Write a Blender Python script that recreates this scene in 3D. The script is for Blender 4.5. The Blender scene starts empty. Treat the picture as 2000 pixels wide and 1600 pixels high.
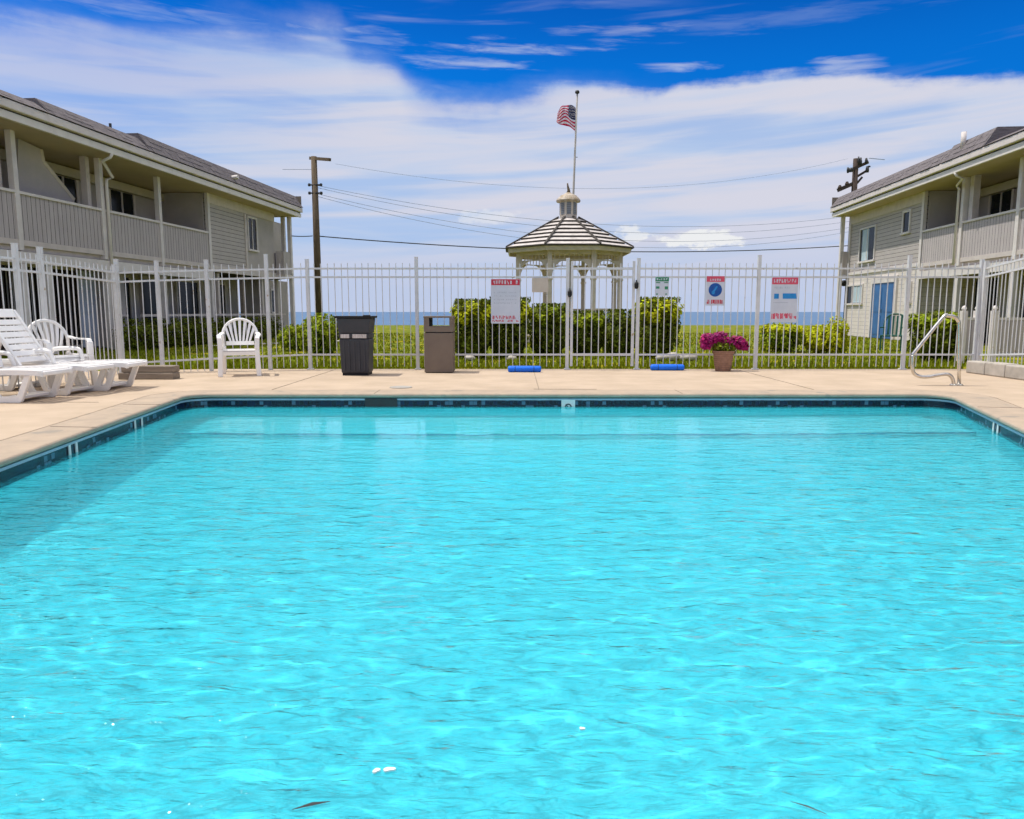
import bpy, math, random
from mathutils import Vector, noise, Matrix
from mathutils.geometry import tessellate_polygon
R = math.radians
PI = math.pi
random.seed(7)
S = bpy.context.scene
COL = S.collection

# ------------------------------------------------------------------ camera
F = 1450.0
PITCH = R(7.5)
CAMZ = 1.0
cam = bpy.data.cameras.new('camera')
cam_o = bpy.data.objects.new('camera', cam)
COL.objects.link(cam_o)
S.camera = cam_o
cam.sensor_width = 36
cam.lens = F / 2000 * 36
cam.clip_end = 20000
cam_o.location = (0, 0, CAMZ)
cam_o.rotation_euler = (R(90) - PITCH, 0, 0)

# ------------------------------------------------------------------ world
SUN_EL = 65.5
SUN_DIR = Vector((-0.90, 0.16, 0)).normalized() * math.cos(R(SUN_EL)) + Vector((0, 0, math.sin(R(SUN_EL))))
W = bpy.data.worlds.new('World')
S.world = W
W.use_nodes = True
wt = W.node_tree


def wn(t, **k):
    n = wt.nodes.new(t)
    for a, b in k.items():
        setattr(n, a, b)
    return n


def wm(op, a, b=None, c=None, clamp=False):
    n = wn('ShaderNodeMath', operation=op, use_clamp=clamp)
    for i, v in enumerate((a, b, c)):
        if v is None:
            continue
        if isinstance(v, (int, float)):
            n.inputs[i].default_value = v
        else:
            wt.links.new(v, n.inputs[i])
    return n.outputs[0]


def wmix(f, a, b, blend='MIX'):
    n = wn('ShaderNodeMix', data_type='RGBA', blend_type=blend)
    for i, v in ((0, f), (6, a), (7, b)):
        if isinstance(v, (int, float)):
            n.inputs[i].default_value = v
        elif isinstance(v, tuple):
            n.inputs[i].default_value = (*v, 1)
        else:
            wt.links.new(v, n.inputs[i])
    return n.outputs[2]


def wnoise(vec, scale, detail=5, rough=.55, dist=0):
    n = wn('ShaderNodeTexNoise')
    n.inputs['Scale'].default_value = scale
    n.inputs['Detail'].default_value = detail
    n.inputs['Roughness'].default_value = rough
    n.inputs['Distortion'].default_value = dist
    wt.links.new(vec, n.inputs['Vector'])
    return n.outputs[0]


def wvec(x, y, z=0.0):
    n = wn('ShaderNodeCombineXYZ')
    for i, v in enumerate((x, y, z)):
        if isinstance(v, (int, float)):
            n.inputs[i].default_value = v
        else:
            wt.links.new(v, n.inputs[i])
    return n.outputs[0]


def smooth(x, a, b):
    n = wn('ShaderNodeMapRange', interpolation_type='SMOOTHSTEP')
    wt.links.new(x, n.inputs[0])
    n.inputs[1].default_value = a
    n.inputs[2].default_value = b
    return n.outputs[0]


sky = wn('ShaderNodeTexSky', sky_type='NISHITA', sun_disc=False)
sky.sun_elevation = R(SUN_EL)
sky.sun_rotation = math.atan2(SUN_DIR.x, SUN_DIR.y)
sky.dust_density = .3
sky.ozone_density = 2.0
tc = wn('ShaderNodeTexCoord')
sep = wn('ShaderNodeSeparateXYZ')
wt.links.new(tc.outputs['Generated'], sep.inputs[0])
dx, dy, dz = sep.outputs
az = wm('MULTIPLY', wm('ARCTAN2', dx, dy), 180 / PI)
el = wm('MULTIPLY', wm('ARCSINE', dz), 180 / PI)
# clear sky, deep polarised blue low over the sea
clear = wmix(1.0, sky.outputs[0], (.013, .56, 1.38), 'MULTIPLY')
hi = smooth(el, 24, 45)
clear = wmix(wm('MULTIPLY', smooth(el, 16, 23), .55), clear, wmix(1.0, sky.outputs[0], (.012, .27, .92), 'MULTIPLY'))
clear = wmix(hi, clear, sky.outputs[0])
# lower edge of the clear blue (deg elevation) as a function of azimuth
tt = wm('DIVIDE', wm('ADD', az, 40.0), 80.0)
fc = wn('ShaderNodeFloatCurve')
wt.links.new(tt, fc.inputs['Value'])


def px_azel(px, py):
    a = (px - 1000) / F
    b = (800 - py) / F
    x, y, z = a, math.cos(PITCH) + b * math.sin(PITCH), -math.sin(PITCH) + b * math.cos(PITCH)
    return math.degrees(math.atan2(x, y)), math.degrees(math.atan2(z, math.hypot(x, y)))


edge = [(-60, 10), (150, 34), (300, 60), (430, 44), (560, 62), (640, 50), (700, 105), (760, 120), (800, 168), (860, 204), (950, 206), (1050, 186),
        (1100, 168), (1200, 176), (1290, 178), (1340, 158), (1450, 148), (1600, 140), (1700, 146), (1850, 152), (2000, 156), (2080, 158)]
cv = fc.mapping.curves[0]
pts = []
for p in edge:
    A, E_ = px_azel(*p)
    pts.append(((A + 40) / 80, E_ / 30))
cv.points[0].location = (0, pts[0][1])
cv.points[1].location = (1, pts[-1][1])
for p in pts:
    if 0.01 < p[0] < .99:
        cv.points.new(*p)
fc.mapping.update()
bound = wm('MULTIPLY', fc.outputs[0], 30.0)
# stretched coordinates for streaky high cloud
stre = wvec(wm('MULTIPLY', az, .045), wm('MULTIPLY', wm('ADD', el, wm('MULTIPLY', az, .05)), .33), 3.3)
n1 = wnoise(stre, 1.25, 7, .52, .5)
stre2 = wvec(wm('MULTIPLY', az, .03), wm('MULTIPLY', wm('SUBTRACT', el, wm('MULTIPLY', az, .06)), .42), 9.1)
n2 = wnoise(stre2, 1.5, 6, .5, .4)
puff = wvec(wm('MULTIPLY', az, .35), wm('MULTIPLY', el, .55), 5.0)
n3 = wnoise(puff, 1.0, 8, .62)
soft = smooth(az, -8, 14)          # crisper edge to the right
k = wm('ADD', wm('SUBTRACT', bound, el), wm('MULTIPLY', wm('SUBTRACT', n1, .5), 3.2))
k = wm('ADD', k, wm('MULTIPLY', wm('SUBTRACT', n3, .5), 1.6))
sheet = wm('ADD', wm('MULTIPLY', smooth(k, -.3, .95), wm('ADD', .25, wm('MULTIPLY', soft, .75))), wm('MULTIPLY', smooth(k, -1.6, 2.6), wm('SUBTRACT', .75, wm('MULTIPLY', soft, .75))), clamp=True)
# translucent mottling of the sheet
thick = wm('ADD', .66, wm('MULTIPLY', smooth(n2, .32, .62), .34))
thick = wm('ADD', thick, wm('MULTIPLY', smooth(n1, .42, .66), .28), clamp=True)
leftthin = wm('SUBTRACT', 1.0, wm('MULTIPLY', wm('SUBTRACT', 1.0, smooth(az, -30, -4)), wm('MULTIPLY', smooth(el, 6, 13), .34)))
thick = wm('MAXIMUM', wm('MULTIPLY', thick, leftthin), wm('MULTIPLY', smooth(el, 8.5, 3.5), .93))
sheet = wm('MULTIPLY', sheet, thick)
low = smooth(el, 9, 2)
# filaments inside the clear region
fil = wm('MULTIPLY', smooth(n1, .60, .74), wm('MULTIPLY', wm('SUBTRACT', 1.0, smooth(az, 3, 16)), .55))
filr = wm('MULTIPLY', smooth(n2, .60, .78), .16)
cloud = wm('MAXIMUM', wm('MAXIMUM', sheet, wm('MULTIPLY', fil, .6)), filr)
wn1 = wnoise(wvec(wm('MULTIPLY', az, .16), wm('MULTIPLY', wm('ADD', el, wm('MULTIPLY', az, .04)), 1.5), 2.0), 1.3, 7, .6, .4)
for (cx, cy, rx, ry, s_) in ((1010, 97, 150, 9, .75), (900, 124, 130, 11, .6), (1330, 128, 75, 9, .6), (1250, 62, 90, 12, .35), (1120, 60, 60, 8, .4), (960, 74, 40, 6, .5), (690, 78, 75, 22, .35),
                             (1645, 130, 60, 14, .55), (1500, 40, 260, 16, .14), (640, 60, 80, 9, .45), (250, 12, 240, 14, .30)):
    A, E_ = px_azel(cx, cy)
    q = wm('ADD', wm('POWER', wm('DIVIDE', wm('SUBTRACT', az, A), rx / F * 57.3), 2.0), wm('POWER', wm('DIVIDE', wm('SUBTRACT', el, E_), ry / F * 57.3), 2.0))
    q = wm('ADD', q, wm('MULTIPLY', wm('SUBTRACT', wn1, .5), 7.0))
    cloud = wm('MAXIMUM', cloud, wm('MULTIPLY', smooth(q, 1.5, -1.2), s_))
ccol = wmix(smooth(n2, .30, .62), (5.1, 6.2, 8.3), (6.7, 6.75, 7.8))
ccol = wmix(smooth(el, 7.5, 1.0), ccol, (5.3, 6.0, 7.9))
under = wmix(smooth(el, 19, 10), clear, (3.3, 5.2, 8.2))
col = wmix(cloud, wmix(sheet, clear, under), ccol)
# small cumulus near the horizon
pn = wnoise(wvec(wm('MULTIPLY', az, .55), wm('MULTIPLY', el, 1.1), 1.0), 1.2, 6, .6)
for (cx, cy, rx, ry, s_) in ((1370, 468, 80, 17, 1.0), (1228, 458, 30, 15, .8), (955, 425, 55, 14, .4)):
    A, E_ = px_azel(cx, cy)
    rx_, ry_ = rx / F * 57.3, ry / F * 57.3
    q = wm('ADD', wm('POWER', wm('DIVIDE', wm('SUBTRACT', az, A), rx_), 2.0), wm('POWER', wm('DIVIDE', wm('SUBTRACT', el, E_), ry_), 2.0))
    q = wm('ADD', q, wm('MULTIPLY', wm('SUBTRACT', pn, .5), 5.0))
    mk = wm('MULTIPLY', smooth(q, 1.2, .5), .95 * s_)
    col = wmix(mk, col, (8.6, 8.7, 8.8))
fill_cloud = wm('MULTIPLY', hi, .62)
col = wmix(fill_cloud, col, (17.0, 16.4, 16.0))  # unseen bright cloud overhead, added to fill the shaded walls
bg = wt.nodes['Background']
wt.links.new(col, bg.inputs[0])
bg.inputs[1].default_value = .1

# ------------------------------------------------------------------ sun
sun = bpy.data.lights.new('sun', 'SUN')
sun.energy = 3.7
sun.angle = R(.5)
sun.color = (1, .95, .87)
sun_o = bpy.data.objects.new('sun', sun)
COL.objects.link(sun_o)
sun_o.location = (-20, 10, 40)
sun_o.rotation_euler = SUN_DIR.to_track_quat('Z', 'Y').to_euler()
sun.cycles.is_caustics_light = True
S.view_settings.view_transform = 'Standard'
S.view_settings.look = 'None'
S.view_settings.exposure = 0.0
S.view_settings.gamma = 1
S.cycles.max_bounces = 8
S.cycles.use_adaptive_sampling = True
S.cycles.adaptive_threshold = .03
S.cycles.transparent_max_bounces = 12
S.cycles.use_denoising = True
S.cycles.sample_clamp_indirect = 6


# ------------------------------------------------------------------ pixel -> place helpers
def slopes(px, py):
    a = (px - 1000) / F
    b = (800 - py) / F
    y = math.cos(PITCH) + b * math.sin(PITCH)
    z = -math.sin(PITCH) + b * math.cos(PITCH)
    return a / y, z / y


def ground(px, py, z=0.0):
    k_, s_ = slopes(px, py)
    Y = (z - CAMZ) / s_
    return Vector((k_ * Y, Y, z))


def at(px, py, Y):
    k_, s_ = slopes(px, py)
    return Vector((k_ * Y, Y, CAMZ + s_ * Y))


# ------------------------------------------------------------------ materials
def mat(name, c, rough=.6, c2=None, nscale=3.0, ndetail=5, bump=0.0, bscale=40.0, lines=None, spec=.3, metal=0, island=0.0, trans=0.0, stretch=None, spots=None):
    m = bpy.data.materials.new(name)
    m.use_nodes = True
    t = m.node_tree
    N, L = t.nodes, t.links
    b = N['Principled BSDF']
    b.inputs['Roughness'].default_value = rough
    b.inputs['Specular IOR Level'].default_value = spec
    b.inputs['Metallic'].default_value = metal
    tc = N.new('ShaderNodeTexCoord')
    src = tc.outputs['Object']
    if stretch:
        mp = N.new('ShaderNodeMapping')
        mp.inputs['Scale'].default_value = stretch
        L.new(src, mp.inputs[0])
        src = mp.outputs[0]

    def mix(f, a, bb, blend='MIX'):
        n = N.new('ShaderNodeMix')
        n.data_type = 'RGBA'
        n.blend_type = blend
        for i, v in ((0, f), (6, a), (7, bb)):
            if isinstance(v, (int, float)):
                n.inputs[i].default_value = v
            elif isinstance(v, tuple):
                n.inputs[i].default_value = (*v, 1)
            else:
                L.new(v, n.inputs[i])
        return n.outputs[2]
    nz = N.new('ShaderNodeTexNoise')
    nz.inputs['Scale'].default_value = nscale
    nz.inputs['Detail'].default_value = ndetail
    nz.inputs['Roughness'].default_value = .62
    L.new(src, nz.inputs['Vector'])
    rp = N.new('ShaderNodeMapRange')
    rp.inputs[1].default_value = .33
    rp.inputs[2].default_value = .67
    L.new(nz.outputs[0], rp.inputs[0])
    c2 = c2 or tuple(min(1, x * .86) for x in c)
    colr = mix(rp.outputs[0], c, c2)
    if spots:
        n2_ = N.new('ShaderNodeTexNoise')
        n2_.inputs['Scale'].default_value = spots[1]
        n2_.inputs['Detail'].default_value = 3
        L.new(tc.outputs['Object'], n2_.inputs['Vector'])
        r2 = N.new('ShaderNodeMapRange')
        r2.inputs[1].default_value = spots[2]
        r2.inputs[2].default_value = spots[2] + .06
        L.new(n2_.outputs[0], r2.inputs[0])
        colr = mix(r2.outputs[0], colr, spots[0])
    if island:
        g = N.new('ShaderNodeNewGeometry')
        hs = N.new('ShaderNodeHueSaturation')
        mr = N.new('ShaderNodeMapRange')
        mr.inputs[3].default_value = 1 - island
        mr.inputs[4].default_value = 1 + island
        L.new(g.outputs['Random Per Island'], mr.inputs[0])
        L.new(mr.outputs[0], hs.inputs['Value'])
        mh = N.new('ShaderNodeMapRange')
        mh.inputs[3].default_value = .485
        mh.inputs[4].default_value = .515
        L.new(g.outputs['Random Per Island'], mh.inputs[0])
        L.new(mh.outputs[0], hs.inputs['Hue'])
        L.new(colr, hs.inputs['Color'])
        colr = hs.outputs[0]
    hgt = None
    if lines:
        axis, sp, wd, dk = lines
        sx = N.new('ShaderNodeSeparateXYZ')
        L.new(tc.outputs['Object'], sx.inputs[0])

        def mm(op, a, b_=None):
            n = N.new('ShaderNodeMath')
            n.operation = op
            for i, v in enumerate((a, b_)):
                if v is None:
                    continue
                if isinstance(v, (int, float)):
                    n.inputs[i].default_value = v
                else:
                    L.new(v, n.inputs[i])
            return n.outputs[0]
        fr = mm('FRACT', mm('DIVIDE', sx.outputs[axis], sp))
        msk = mm('LESS_THAN', fr, wd)
        colr = mix(mm('MULTIPLY', msk, dk), colr, (.02, .02, .02))
        hgt = mm('SUBTRACT', 1.0, msk) if axis != 2 else fr
    L.new(colr, b.inputs['Base Color'])
    if bump or hgt is not None:
        bp = N.new('ShaderNodeBump')
        bp.inputs['Strength'].default_value = .6 if hgt is not None else bump
        bp.inputs['Distance'].default_value = .01
        if hgt is not None:
            L.new(hgt, bp.inputs['Height'])
        else:
            n3_ = N.new('ShaderNodeTexNoise')
            n3_.inputs['Scale'].default_value = bscale
            n3_.inputs['Detail'].default_value = 4
            L.new(src, n3_.inputs['Vector'])
            L.new(n3_.outputs[0], bp.inputs['Height'])
        L.new(bp.outputs[0], b.inputs['Normal'])
    if trans:
        tr = N.new('ShaderNodeBsdfTranslucent')
        L.new(colr, tr.inputs[0])
        ms = N.new('ShaderNodeMixShader')
        ms.inputs[0].default_value = trans
        L.new(b.outputs[0], ms.inputs[1])
        L.new(tr.outputs[0], ms.inputs[2])
        L.new(ms.outputs[0], N['Material Output'].inputs['Surface'])
    return m


M = {}
M['deck'] = mat('deck_concrete', (.53, .415, .305), .85, (.43, .335, .24), 1.6, 10, .25, 60, spots=((.48, .38, .28), 5.0, .66))
M['coping'] = mat('coping_concrete', (.46, .36, .265), .8, (.36, .29, .22), 4, 8, .3, 50, spots=((.30, .26, .21), 3.2, .62))
M['joint'] = mat('joint_dark', (.17, .14, .11), .9)
M['strip'] = mat('band_strip', (.42, .52, .60), .4, (.33, .42, .5), 8)
M['white_paint'] = mat('white_painted_metal', (.68, .69, .70), .4, (.58, .59, .59), 6, spots=((.42, .32, .22), 9, .68))
M['trim'] = mat('trim_paint', (.66, .59, .54), .6, (.56, .50, .455), 4, bump=.1)
M['trim_light'] = mat('trim_paint_light', (.76, .71, .67), .6, (.66, .61, .57), 4)
M['fascia'] = mat('fascia_paint', (.74, .67, .62), .6, (.64, .58, .54), 3)
M['gutter'] = mat('gutter_metal', (.78, .73, .66), .45, (.68, .63, .57), 3)
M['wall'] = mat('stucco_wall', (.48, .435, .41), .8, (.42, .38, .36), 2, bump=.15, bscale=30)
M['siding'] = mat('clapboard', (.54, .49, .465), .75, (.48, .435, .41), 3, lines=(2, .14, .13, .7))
M['siding_light'] = mat('clapboard_light', (.78, .71, .645), .7, (.69, .63, .57), 3, lines=(2, .15, .09, .45))  # paler clapboard than the upper wall
M['boards'] = mat('vertical_boards', (.54, .49, .475), .8, (.44, .395, .385), 2, stretch=(9, 9, .7), lines=(0, .145, .12, .75))
M['soffit'] = mat('soffit_board', (.52, .42, .335), .8, (.47, .38, .30), 2)
M['beam'] = mat('beam_paint', (.60, .53, .42), .7, (.52, .46, .36), 2)
M['shingle'] = mat('shingles', (.21, .185, .185), .9, (.12, .105, .108), 9, 6, .5, 30, stretch=(.5, .5, 3))
M['flatroof'] = mat('roof_membrane', (.22, .21, .2), .9)
M['glass'] = mat('dark_glass', (.010, .012, .013), .12, (.016, .019, .02), 2, spec=.12)
M['interior_shade'] = mat('dark_room_shade', (.05, .035, .03), .9, (.02, .016, .015), 2)  # near-black for dark rooms and for shade painted into gaps
M['blind'] = mat('blind_slats', (.42, .40, .38), .7, (.30, .29, .28), 3, stretch=(6, 6, .4))
M['curtain'] = mat('curtain', (.55, .66, .70), .8, (.35, .47, .53), 6, stretch=(6, 6, .3))
M['door_pale'] = mat('door_pale', (.52, .58, .68), .5, (.46, .52, .62), 3)
M['door_blue'] = mat('door_blue', (.04, .16, .38), .4, (.03, .12, .30), 3)
M['concrete'] = mat('slab_concrete', (.42, .40, .36), .85, (.32, .30, .27), 4, 6, .3, 30)
M['timber'] = mat('weathered_timber', (.30, .25, .20), .85, (.20, .165, .13), 4, 6, .4, 20, stretch=(.6, 3, 5))
M['plastic'] = mat('white_plastic', (.90, .88, .855), .38, (.85, .83, .80), 4, spec=.5)
M['grass'] = mat('lawn', (.165, .19, .010), .9, (.10, .13, .008), .8, 9, .6, 60, spots=((.33, .27, .012), 1.4, .56), spec=.08)
M['blade'] = mat('grass_blades', (.27, .29, .010), .7, (.13, .165, .008), 1.5, spec=.08, island=.45, trans=.3)
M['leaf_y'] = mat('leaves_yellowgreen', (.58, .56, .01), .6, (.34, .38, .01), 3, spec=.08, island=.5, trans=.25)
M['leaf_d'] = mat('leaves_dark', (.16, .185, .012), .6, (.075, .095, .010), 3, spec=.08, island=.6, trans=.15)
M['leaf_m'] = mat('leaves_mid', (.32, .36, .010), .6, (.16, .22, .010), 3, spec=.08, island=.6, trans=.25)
M['bark'] = mat('bark', (.10, .075, .05), .9, (.06, .045, .03), 8)
M['pole'] = mat('pole_wood', (.17, .125, .075), .85, (.09, .065, .04), 5, bump=.5, bscale=20, stretch=(3, 3, .4))
M['pole_dark'] = mat('dark_pole_wood', (.085, .06, .045), .85, (.05, .035, .03), 5, bump=.5, bscale=20, stretch=(3, 3, .4))  # darker tone of the pole wood, used on the distant pole
M['metal_dark'] = mat('dark_metal', (.05, .05, .05), .5)
M['insul'] = mat('insulator', (.20, .17, .15), .4)
M['wire'] = mat('wire', (.055, .055, .06), .6)
M['wire_faint'] = mat('wire_grey', (.34, .40, .52), .6)
M['gz_white'] = mat('gazebo_paint', (.68, .60, .51), .6, (.56, .49, .41), 5, bump=.2)
M['gz_roof'] = mat('gazebo_shingle', (.66, .61, .57), .85, (.44, .40, .37), 3.5, 6, .3, 20, stretch=(1.5, 1.5, 1))
M['gz_dark'] = mat('ridge_dark', (.085, .075, .065), .9)
M['copper'] = mat('cap_metal', (.55, .48, .40), .5, (.30, .22, .12), 6)
M['bin_dark'] = mat('bin_plastic', (.035, .037, .045), .55, (.05, .05, .058), 4, spec=.4, bump=.1)
M['bin_brown'] = mat('bin_brown', (.20, .155, .12), .6, (.175, .135, .105), 4)
M['black'] = mat('black_rubber', (.012, .012, .014), .6)
M['sticker'] = mat('sticker', (.42, .36, .34), .5, (.62, .58, .56), 30, 2, stretch=(3, 1, .4), spots=((.50, .22, .15), 22, .62))
M['steel'] = mat('brushed_steel', (.72, .69, .64), .22, (.55, .52, .48), 8, metal=1)
M['sign_white'] = mat('sign_white', (.62, .66, .74), .5, (.55, .60, .68), 5)
M['sign_tan'] = mat('sign_tan', (.55, .49, .41), .7, (.50, .44, .37), 10)
M['sign_red'] = mat('sign_red', (.60, .045, .07), .5, (.48, .03, .06), 12)
M['sign_pink'] = mat('sign_faded_red', (.70, .10, .16), .5, (.60, .07, .13), 12)
M['sign_green'] = mat('sign_green', (.03, .20, .10), .5, (.05, .27, .14), 14)
M['sign_blue'] = mat('sign_blue', (.012, .11, .42), .5, (.01, .07, .30), 12)
M['sign_sky'] = mat('sign_light_blue', (.03, .28, .66), .5, (.02, .22, .55), 12)
M['sign_dark'] = mat('sign_dark', (.06, .07, .08), .5)
M['foam'] = mat('blue_foam', (.01, .17, .85), .5, (.008, .14, .75), 8, bump=.2)
M['pot'] = mat('woven_pot', (.36, .21, .15), .8, (.25, .14, .10), 12, bump=.4, lines=(2, .035, .25, .35))
M['soil'] = mat('soil', (.04, .03, .02), .95)
M['petal'] = mat('petunia', (.48, .015, .20), .6, (.30, .008, .13), 9, island=.4, trans=.2)
M['petal_w'] = mat('white_blossom', (.78, .78, .76), .6, (.70, .72, .66), 6)
M['stone'] = mat('pale_stone', (.50, .46, .40), .85, (.36, .33, .28), 5, 6, .4, 14)
M['sea'] = mat('sea_water', (.06, .15, .27), .4, (.045, .12, .23), .02, 8, spec=.5)
M['f_red'] = mat('flag_red', (.62, .03, .09), .7, trans=.3)
M['f_white'] = mat('flag_white', (.85, .80, .86), .7, trans=.3)
M['f_blue'] = mat('flag_blue', (.018, .025, .10), .7, trans=.15)
M['chair_green'] = mat('green_plastic', (.02, .10, .07), .5)
M['plaster'] = mat('pool_plaster', (.50, .91, .955), .8, (.44, .86, .925), .7, 6, spots=((.38, .82, .88), 2.3, .64))
M['linetile'] = mat('blue_line_tile', (.02, .16, .30), .5)


def tile_mat():
    m = bpy.data.materials.new('navy_mosaic')
    m.use_nodes = True
    t = m.node_tree
    N, L = t.nodes, t.links
    b = N['Principled BSDF']
    b.inputs['Roughness'].default_value = .25
    tc = N.new('ShaderNodeTexCoord')
    sx = N.new('ShaderNodeSeparateXYZ')
    L.new(tc.outputs['Object'], sx.inputs[0])

    def mm(op, a, b_=None, c_=None):
        n = N.new('ShaderNodeMath')
        n.operation = op
        for i, v in enumerate((a, b_, c_)):
            if v is None:
                continue
            if isinstance(v, (int, float)):
                n.inputs[i].default_value = v
            else:
                L.new(v, n.inputs[i])
        return n.outputs[0]
    u = mm('ADD', sx.outputs[0], sx.outputs[1])
    gu = mm('LESS_THAN', mm('FRACT', mm('DIVIDE', u, .05)), .1)
    gv = mm('LESS_THAN', mm('FRACT', mm('DIVIDE', sx.outputs[2], .05)), .12)
    g = mm('MAXIMUM', gu, gv)
    cu = mm('FLOOR', mm('DIVIDE', u, .05))
    cvv = mm('FLOOR', mm('DIVIDE', sx.outputs[2], .05))
    cx = N.new('ShaderNodeCombineXYZ')
    L.new(cu, cx.inputs[0])
    L.new(cvv, cx.inputs[1])
    wn_ = N.new('ShaderNodeTexWhiteNoise')
    L.new(cx.outputs[0], wn_.inputs[0])
    cr = N.new('ShaderNodeValToRGB')
    cr.color_ramp.interpolation = 'CONSTANT'
    for i, (p, c) in enumerate(((0, (.003, .007, .022, 1)), (.45, (.004, .013, .045, 1)), (.8, (.003, .008, .02, 1)), (.88, (.07, .15, .22, 1)))):
        e = cr.color_ramp.elements[i] if i < 2 else cr.color_ramp.elements.new(p)
        e.position = p
        e.color = c
    L.new(wn_.outputs[0], cr.inputs[0])
    mx = N.new('ShaderNodeMix')
    mx.data_type = 'RGBA'
    L.new(g, mx.inputs[0])
    L.new(cr.outputs[0], mx.inputs[6])
    mx.inputs[7].default_value = (.012, .022, .035, 1)
    L.new(mx.outputs[2], b.inputs['Base Color'])
    return m


M['tile'] = tile_mat()


def water_mat():
    m = bpy.data.materials.new('pool_water')
    m.use_nodes = True
    t = m.node_tree
    N, L = t.nodes, t.links
    N.remove(N['Principled BSDF'])
    tc = N.new('ShaderNodeTexCoord')

    def nz(scale, sc, det, rot=0.0):
        mp = N.new('ShaderNodeMapping')
        mp.inputs['Scale'].default_value = sc
        mp.inputs['Rotation'].default_value = (0, 0, rot)
        L.new(tc.outputs['Object'], mp.inputs[0])
        n = N.new('ShaderNodeTexNoise')
        n.inputs['Scale'].default_value = scale
        n.inputs['Detail'].default_value = det
        n.inputs['Roughness'].default_value = .5
        n.inputs['Distortion'].default_value = .6
        L.new(mp.outputs[0], n.inputs[0])
        return n.outputs[0]

    def add(a, b, f):
        n = N.new('ShaderNodeMath')
        n.operation = 'MULTIPLY_ADD'
        L.new(b, n.inputs[0])
        n.inputs[1].default_value = f
        L.new(a, n.inputs[2])
        return n.outputs[0]
    h = add(nz(4.5, (.8, 2.3, 1), 3, .35), nz(14, (.8, 2.0, 1), 3, .2), .42)
    # the far end of the pool lies calmer than the near end
    sx = N.new('ShaderNodeSeparateXYZ')
    L.new(tc.outputs['Object'], sx.inputs[0])
    mr = N.new('ShaderNodeMapRange')
    mr.interpolation_type = 'SMOOTHSTEP'
    for i_, v_ in ((1, 2.4), (2, 7.0), (3, 1.0), (4, .10)):
        mr.inputs[i_].default_value = v_
    ab = N.new('ShaderNodeMath')
    ab.operation = 'ABSOLUTE'
    L.new(sx.outputs[0], ab.inputs[0])
    ma = N.new('ShaderNodeMath')
    ma.operation = 'MULTIPLY_ADD'
    L.new(ab.outputs[0], ma.inputs[0])
    ma.inputs[1].default_value = -.55
    L.new(sx.outputs[1], ma.inputs[2])
    L.new(ma.outputs[0], mr.inputs[0])
    hm = N.new('ShaderNodeMath')
    hm.operation = 'MULTIPLY'
    L.new(h, hm.inputs[0])
    L.new(mr.outputs[0], hm.inputs[1])
    h = hm.outputs[0]
    bp = N.new('ShaderNodeBump')
    bp.inputs['Strength'].default_value = 1.0
    bp.inputs['Distance'].default_value = .22
    L.new(h, bp.inputs['Height'])
    bg_ = N.new('ShaderNodeBump')
    bg_.inputs['Strength'].default_value = 1.0
    bg_.inputs['Distance'].default_value = .026
    L.new(h, bg_.inputs['Height'])
    rf = N.new('ShaderNodeBsdfRefraction')
    rf.inputs['Color'].default_value = (.45, .945, 1, 1)
    rf.inputs['IOR'].default_value = 1.33
    rf.inputs['Roughness'].default_value = 0
    # light scattered back by the treated water itself
    df = N.new('ShaderNodeBsdfDiffuse')
    df.inputs['Color'].default_value = (.05, .76, .90, 1)
    L.new(bp.outputs[0], df.inputs['Normal'])
    body = N.new('ShaderNodeMixShader')
    body.inputs[0].default_value = .30
    L.new(rf.outputs[0], body.inputs[1])
    L.new(df.outputs[0], body.inputs[2])
    gl = N.new('ShaderNodeBsdfGlossy')
    gl.inputs['Roughness'].default_value = 0.03
    L.new(bg_.outputs[0], gl.inputs['Normal'])
    fr = N.new('ShaderNodeFresnel')
    fr.inputs['IOR'].default_value = 1.33
    ms = N.new('ShaderNodeMixShader')
    L.new(bg_.outputs[0], fr.inputs['Normal'])
    L.new(fr.outputs[0], ms.inputs[0])
    L.new(body.outputs[0], ms.inputs[1])
    L.new(gl.outputs[0], ms.inputs[2])
    L.new(ms.outputs[0], N['Material Output'].inputs['Surface'])
    return m


M['water'] = water_mat()


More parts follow.
